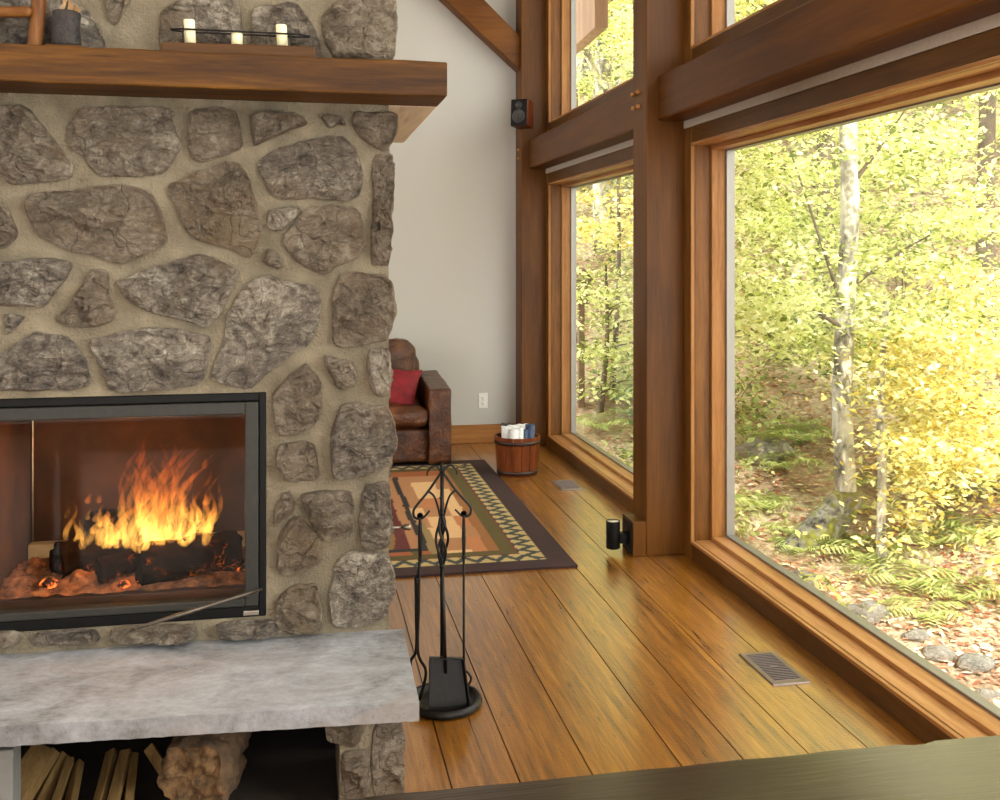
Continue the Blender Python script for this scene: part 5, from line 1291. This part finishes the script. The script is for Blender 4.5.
# two young trees that fill the far window
def young(u, d, vt, spots, lmat, label, seed):
    b = tp(u, 380, d); z0 = gz(b.x, b.y) - .05; t = thing('tree', (b.x, b.y, z0), label, 'tree', 'trees outside the windows'); rq = random.Random(seed); rn = np.random.default_rng(seed)
    top = tp(u + 6, vt, d); m = MB(); c_ = bez([(b.x, b.y, z0), Vector((b.x, b.y, z0)).lerp(top, .5) + Vector((.05, .03, 0)), top], 20); m.tube(c_, [.035 - .025 * i / len(c_) for i in range(len(c_))], 9); m.build('trunk', M['bark_dark'], t, smooth=True)
    P = []
    for u0, u1, v, sv, n_ in spots:
        for q_ in range(n_):
            c0_ = tp(rq.uniform(u0, u1), rq.gauss(v, sv), d + rq.uniform(-.5, .7)); sg = rq.uniform(.14, .28); P.append(np.array(c0_) + rn.normal(size=(130, 3)) * np.array([sg, sg, sg * .24]))
            m = MB(); k0 = c_[min(len(c_) - 1, max(2, int(len(c_) * (c0_.z - z0 - .1) / max(.1, top.z - z0))))]
            if q_ % 4 == 0: m.tube([k0, k0.lerp(c0_, .5) + Vector((0, 0, .04)), c0_], [.012, .008, .004], 6); m.build('limb', M['bark_dark'], t, smooth=True)
    P = np.vstack(P); P = P[(P[:, 0] > 2.4) & (P[:, 1] > 9.0)]; leaves('foliage', P, .06, M[lmat], t, seed + 1, .6)
young(612, 10.6, 150, [(575, 660, 232, 12, 9), (575, 660, 205, 10, 4), (580, 660, 180, 20, 7)], 'leaf_gold', 'young golden tree spreading level sprays across the middle of the far window', 501)
young(600, 10.0, 265, [(580, 660, 300, 12, 8), (580, 660, 345, 14, 9), (590, 660, 385, 12, 7)], 'leaf_lime', 'low lime-leaved young tree filling the lower half of the far window', 502)
# woodland up the slope:  (x, y, height, trunk r, crown start, crown r, clusters, per, leaf, bark, label)
WOOD = [
 (3.05, 11.4, 8, .06, .9, 1.5, 90, 110, 'leaf_yellow', 'bark_dark', 'yellow tree low across the middle of the far window'),
 (4.0, 13.2, 10, .14, .8, 2.4, 100, 110, 'leaf_lime', 'bark', 'lime tree standing behind the yellow one in the far window'),
 (3.35, 9.6, 7, .09, 1.0, 1.7, 60, 110, 'leaf_lime', 'bark_dark', 'lime-leaved tree seen in the far window beyond the post'),
 (4.1, 11.6, 9, .13, 1.2, 2.3, 80, 110, 'leaf_yellow', 'bark', 'yellow tree behind the lime-leaved one in the far window'),
 (5.6, 10.3, 9, .12, 1.4, 2.3, 90, 110, 'leaf_yellow', 'bark_dark', 'yellow tree up the slope left of the pale crooked tree'),
 (6.6, 8.9, 8, .10, 1.5, 2.1, 90, 110, 'leaf_lime', 'bark_dark', 'lime-green tree up the slope right behind the pale crooked tree'),
 (7.8, 7.9, 8, .10, 1.2, 2.2, 80, 110, 'leaf_yellow', 'bark', 'yellow tree at the right of the near window'),
 (5.0, 14.2, 11, .15, 1.0, 2.8, 100, 110, 'leaf_green', 'bark_dark', 'green tree high on the slope, left'),
 (7.3, 12.6, 11, .15, 1.0, 2.9, 110, 110, 'leaf_lime', 'bark', 'tall lime tree in the middle of the slope'),
 (9.2, 11.0, 11, .15, 1.0, 2.9, 110, 110, 'leaf_yellow', 'bark_dark', 'tall yellow tree on the slope, right'),
 (10.8, 9.0, 10, .14, .8, 2.8, 90, 100, 'leaf_gold', 'bark_dark', 'golden tree at the far right of the slope'),
 (8.0, 17.0, 13, .2, .8, 3.6, 130, 110, 'leaf_gold', 'bark_dark', 'big golden tree at the top of the slope, middle'),
 (11.5, 14.5, 13, .2, .8, 3.6, 130, 110, 'leaf_yellow', 'bark_dark', 'big yellow tree at the top of the slope, right'),
 (5.2, 18.5, 13, .2, .8, 3.4, 120, 110, 'leaf_yellow', 'bark', 'big yellow tree at the top of the slope, left'),
 (14.0, 11.5, 12, .2, .6, 3.4, 100, 110, 'leaf_lime', 'bark_dark', 'lime tree at the top of the slope, far right'),
]
for i, (x, y, h, rd, cz_, cr, nc, per, lm, bm_, lab) in enumerate(WOOD):
    tree(x, y, h, rd, cz_, cr, nc, per, M[lm], M[bm_], lab, 40 + i, leaf=.075 if y < 12 else .11, limbs=8)
# shrubs
def shrub(x, y, rad, h, lm, label, seed, n=10, per=90):
    z0 = gz(x, y) - .02; t = thing('shrub', (x, y, z0), label, 'shrub', 'shrubs on the slope'); rr = random.Random(seed); r_ = np.random.default_rng(seed); P = []; m = MB()
    for k_ in range(n):
        a = rr.uniform(0, 6.28); q = rad * math.sqrt(rr.random()); tip = Vector((x + q * math.cos(a), y + q * math.sin(a), z0 + h * rr.uniform(.08, 1)))
        m.tube([Vector((x, y, z0)), Vector((x, y, z0)).lerp(tip, .5) + Vector((0, 0, .06)), tip], [.006, .005, .003], 6)
        sg = rr.uniform(.1, .22); P.append(np.array(tip) + r_.normal(size=(per, 3)) * np.array([sg, sg, sg * .45]))
    m.build('stems', M['bark_dark'], t, smooth=True); P = np.vstack(P); P = P[P[:, 0] > 2.55]; leaves('foliage', P, .06, M[lm], t, seed, .5)
SH = [(3.15, 8.3, .5, .9, 'leaf_green', 'green shrub low in the far window, left'), (3.0, 7.3, .35, .5, 'leaf_lime', 'low lime shrub at the sill of the far window'),
      (3.75, 8.9, .7, 1.2, 'leaf_green', 'green shrub between the far window and the middle post'), (2.85, 5.75, .2, .28, 'leaf_lime', 'low lime shrub left of the crooked foot'), (5.6, 8.2, .8, 1.0, 'leaf_green', 'dark green shrub right of the pale crooked tree'),
      (6.6, 7.3, .8, 1.1, 'leaf_lime', 'lime shrub at the right side of the near window'), (7.8, 6.9, .8, 1.3, 'leaf_yellow', 'yellow shrub at the far right of the near window'), (4.9, 10.6, .9, 1.3, 'leaf_green', 'green shrub further up the slope, left'),
      (6.3, 9.9, .9, 1.3, 'leaf_green', 'green shrub further up the slope, middle'), (8.0, 9.2, .9, 1.4, 'leaf_green', 'green shrub further up the slope, right'), (4.6, 5.55, .3, .5, 'leaf_yellow', 'small yellow sapling at the lower right of the near window')]
for i, s in enumerate(SH): shrub(*s[:4], s[4], s[5], 200 + i)
# ferns
def fern(x, y, sz, label, seed):
    z0 = gz(x, y); rr = random.Random(seed); m = MB(); nf = 11
    for k_ in range(nf):
        a = 2 * math.pi * k_ / nf + rr.uniform(-.2, .2); L = sz * rr.uniform(.75, 1.1); d = Vector((math.cos(a), math.sin(a), 0)); s_ = Vector((-d.y, d.x, 0)); pr = None
        for i in range(13):
            t = i / 12; p = Vector((x, y, z0)) + d * L * t + Vector((0, 0, L * (.95 * t - .85 * t * t)))
            if i:
                wl = L * .24 * math.sin(math.pi * (.12 + .86 * t)) ; dr = Vector((0, 0, -.25 * wl)); st = L / 12 * .55
                for sg in (-1, 1):
                    q = p + s_ * sg * wl + d * wl * .35 + dr
                    m.add([p - d * st * .8, q - d * st * .15, q + d * st * .15, p + d * st * .6], [(0, 1, 2, 3)])
    o = m.build('fern', M['fern'], origin=(x, y, z0), fix=False); tag(o, label, 'fern', 'ferns outside')
FE = [((862, 560), .42, 'large fern just right of the crooked tree foot'), ((905, 590), .4, 'fern beside the foot of the slim young tree'), ((935, 545), .42, 'fern behind the slim young tree'), ((960, 600), .35, 'fern at the right of the near window, low'),
      ((780, 470), .42, 'fern left of the pale trunk'), ((765, 440), .45, 'fern up the bank left of the pale trunk'), ((800, 445), .45, 'fern just behind the pale trunk'), ((760, 510), .4, 'fern near the left sash of the near window'),
      ((985, 540), .45, 'fern at the right edge of the near window'), ((945, 500), .45, 'fern up the bank behind the slim tree'), ((600, 430), .42, 'fern low in the far window'), ((620, 400), .42, 'fern higher up in the far window'), ((925, 620), .32, 'small fern below the slim young tree'), ((990, 480), .5, 'fern high on the bank at the right edge')]
for i, ((u, v), sz, lab) in enumerate(FE):
    d = ray(u, v); t = 4.0
    while t < 20 and EYE + d.z * t > gz(d.x * t, d.y * t): t += .05
    fern(d.x * t, d.y * t, sz, lab, 300 + i)
WHERE = ['among the leaves', 'low on the bank', 'beside a rock', 'up the bank']
rfe = random.Random(8)
for i in range(16):
    u, v = (rfe.uniform(740, 1000), rfe.uniform(425, 560)) if i < 13 else (rfe.uniform(585, 632), rfe.uniform(385, 440))
    d = ray(u, v); t = 4.0
    while t < 20 and EYE + d.z * t > gz(d.x * t, d.y * t): t += .05
    fern(d.x * t, d.y * t, rfe.uniform(.24, .31), 'one of the scattered smaller ferns growing through the fallen leaves outside', 400 + i)
# rocks
def rock(u, v, r, label, seed, sq=.6):
    d = ray(u, v); t = 3.0
    while t < 20 and EYE + d.z * t > gz(d.x * t, d.y * t): t += .03
    x, y = d.x * t, d.y * t; z = gz(x, y); bm = bmesh.new(); bmesh.ops.create_icosphere(bm, subdivisions=4, radius=1); m = MB(); vs = []
    for q in bm.verts:
        p = q.co; s = 1 + .3 * fbm((p.x * 1.1 + seed, p.y * 1.1, p.z * 1.1), 4) + .1 * abs(fbm((p.x * 4 + seed, p.y * 4, p.z * 4), 2)); vs.append((x + p.x * r * s * 1.3, y + p.y * r * s, z + r * .12 + p.z * r * s * sq))
    bm.verts.index_update(); m.add(vs, [tuple(w_.index for w_ in f.verts) for f in bm.faces]); bm.free()
    tag(m.build('rock', M['rock'], smooth=True), label, 'rock', 'rocks outside')
for i, (u, v, r, lab) in enumerate([(868, 618, .11, 'rounded grey rock below the ferns outside'), (800, 582, .10, 'pale rock by the crooked tree foot'), (938, 655, .07, 'flat pale rock among the leaves below the slim tree'), (975, 668, .08, 'grey rock at the lower right outside'), (915, 640, .055, 'small rock among the leaves outside'), (990, 700, .06, 'low rock nearest the sill at the lower right'), (765, 455, .2, 'mossy ledge rock up the bank left of the pale trunk'), (975, 490, .16, 'dark rock among the ferns at the right')]):
    rock(u, v, r, lab, i * 7 + 3)
# outside of the house: eave bracket and corner board beyond the far window, small birdhouse on a post
q = [atX(u, v, 2.5) for u, v in ((560, -60), (595, -60), (595, 27), (577, 44), (560, 58))]
m = MB().prism([(2.5, p.y, p.z) for p in q], (.12, 0, 0)); tag(m.build('eave_bracket', M['siding'], bevel=.006), 'tan timber eave bracket outside the upper far window', 'bracket')
m = MB().bar(atX(603, -30, 2.75), atX(590, 20, 2.75), .1, .05, up=(1, 0, 0)); tag(m.build('eave_strut', M['siding_dark'], bevel=.005), 'dark weathered strut beside the tan eave bracket outside', 'strut')
hb = tp(581, 288, 10.2); bh = thing('birdhouse', (hb.x, hb.y, gz(hb.x, hb.y)), 'weathered dark birdhouse on a post outside the far window', 'birdhouse')
m = MB().box((hb.x - .07, hb.y - .07, hb.z - .16), (hb.x + .07, hb.y + .07, hb.z + .08)); m.build('box', M['siding_dark'], bh, bevel=.004)
m = MB(); m.hexa([(hb.x - .1, hb.y - .1, hb.z + .2), (hb.x + .0, hb.y - .1, hb.z + .2), (hb.x + .0, hb.y + .1, hb.z + .2), (hb.x - .1, hb.y + .1, hb.z + .2), (hb.x - .1, hb.y - .1, hb.z + .22), (hb.x + .0, hb.y - .1, hb.z + .22), (hb.x, hb.y + .1, hb.z + .22), (hb.x - .1, hb.y + .1, hb.z + .22)])
m.v = []; m.f = []; m.m = []
m.prism([(hb.x - .12, hb.y - .11, hb.z + .06), (hb.x, hb.y - .11, hb.z + .2), (hb.x + .12, hb.y - .11, hb.z + .06), (hb.x, hb.y - .11, hb.z + .17)], (0, .22, 0)); m.build('roof', M['siding_dark'], bh)
MB().box((hb.x - .03, hb.y - .03, gz(hb.x, hb.y) - .05), (hb.x + .03, hb.y + .03, hb.z - .16)).build('post', M['siding_dark'], bh)
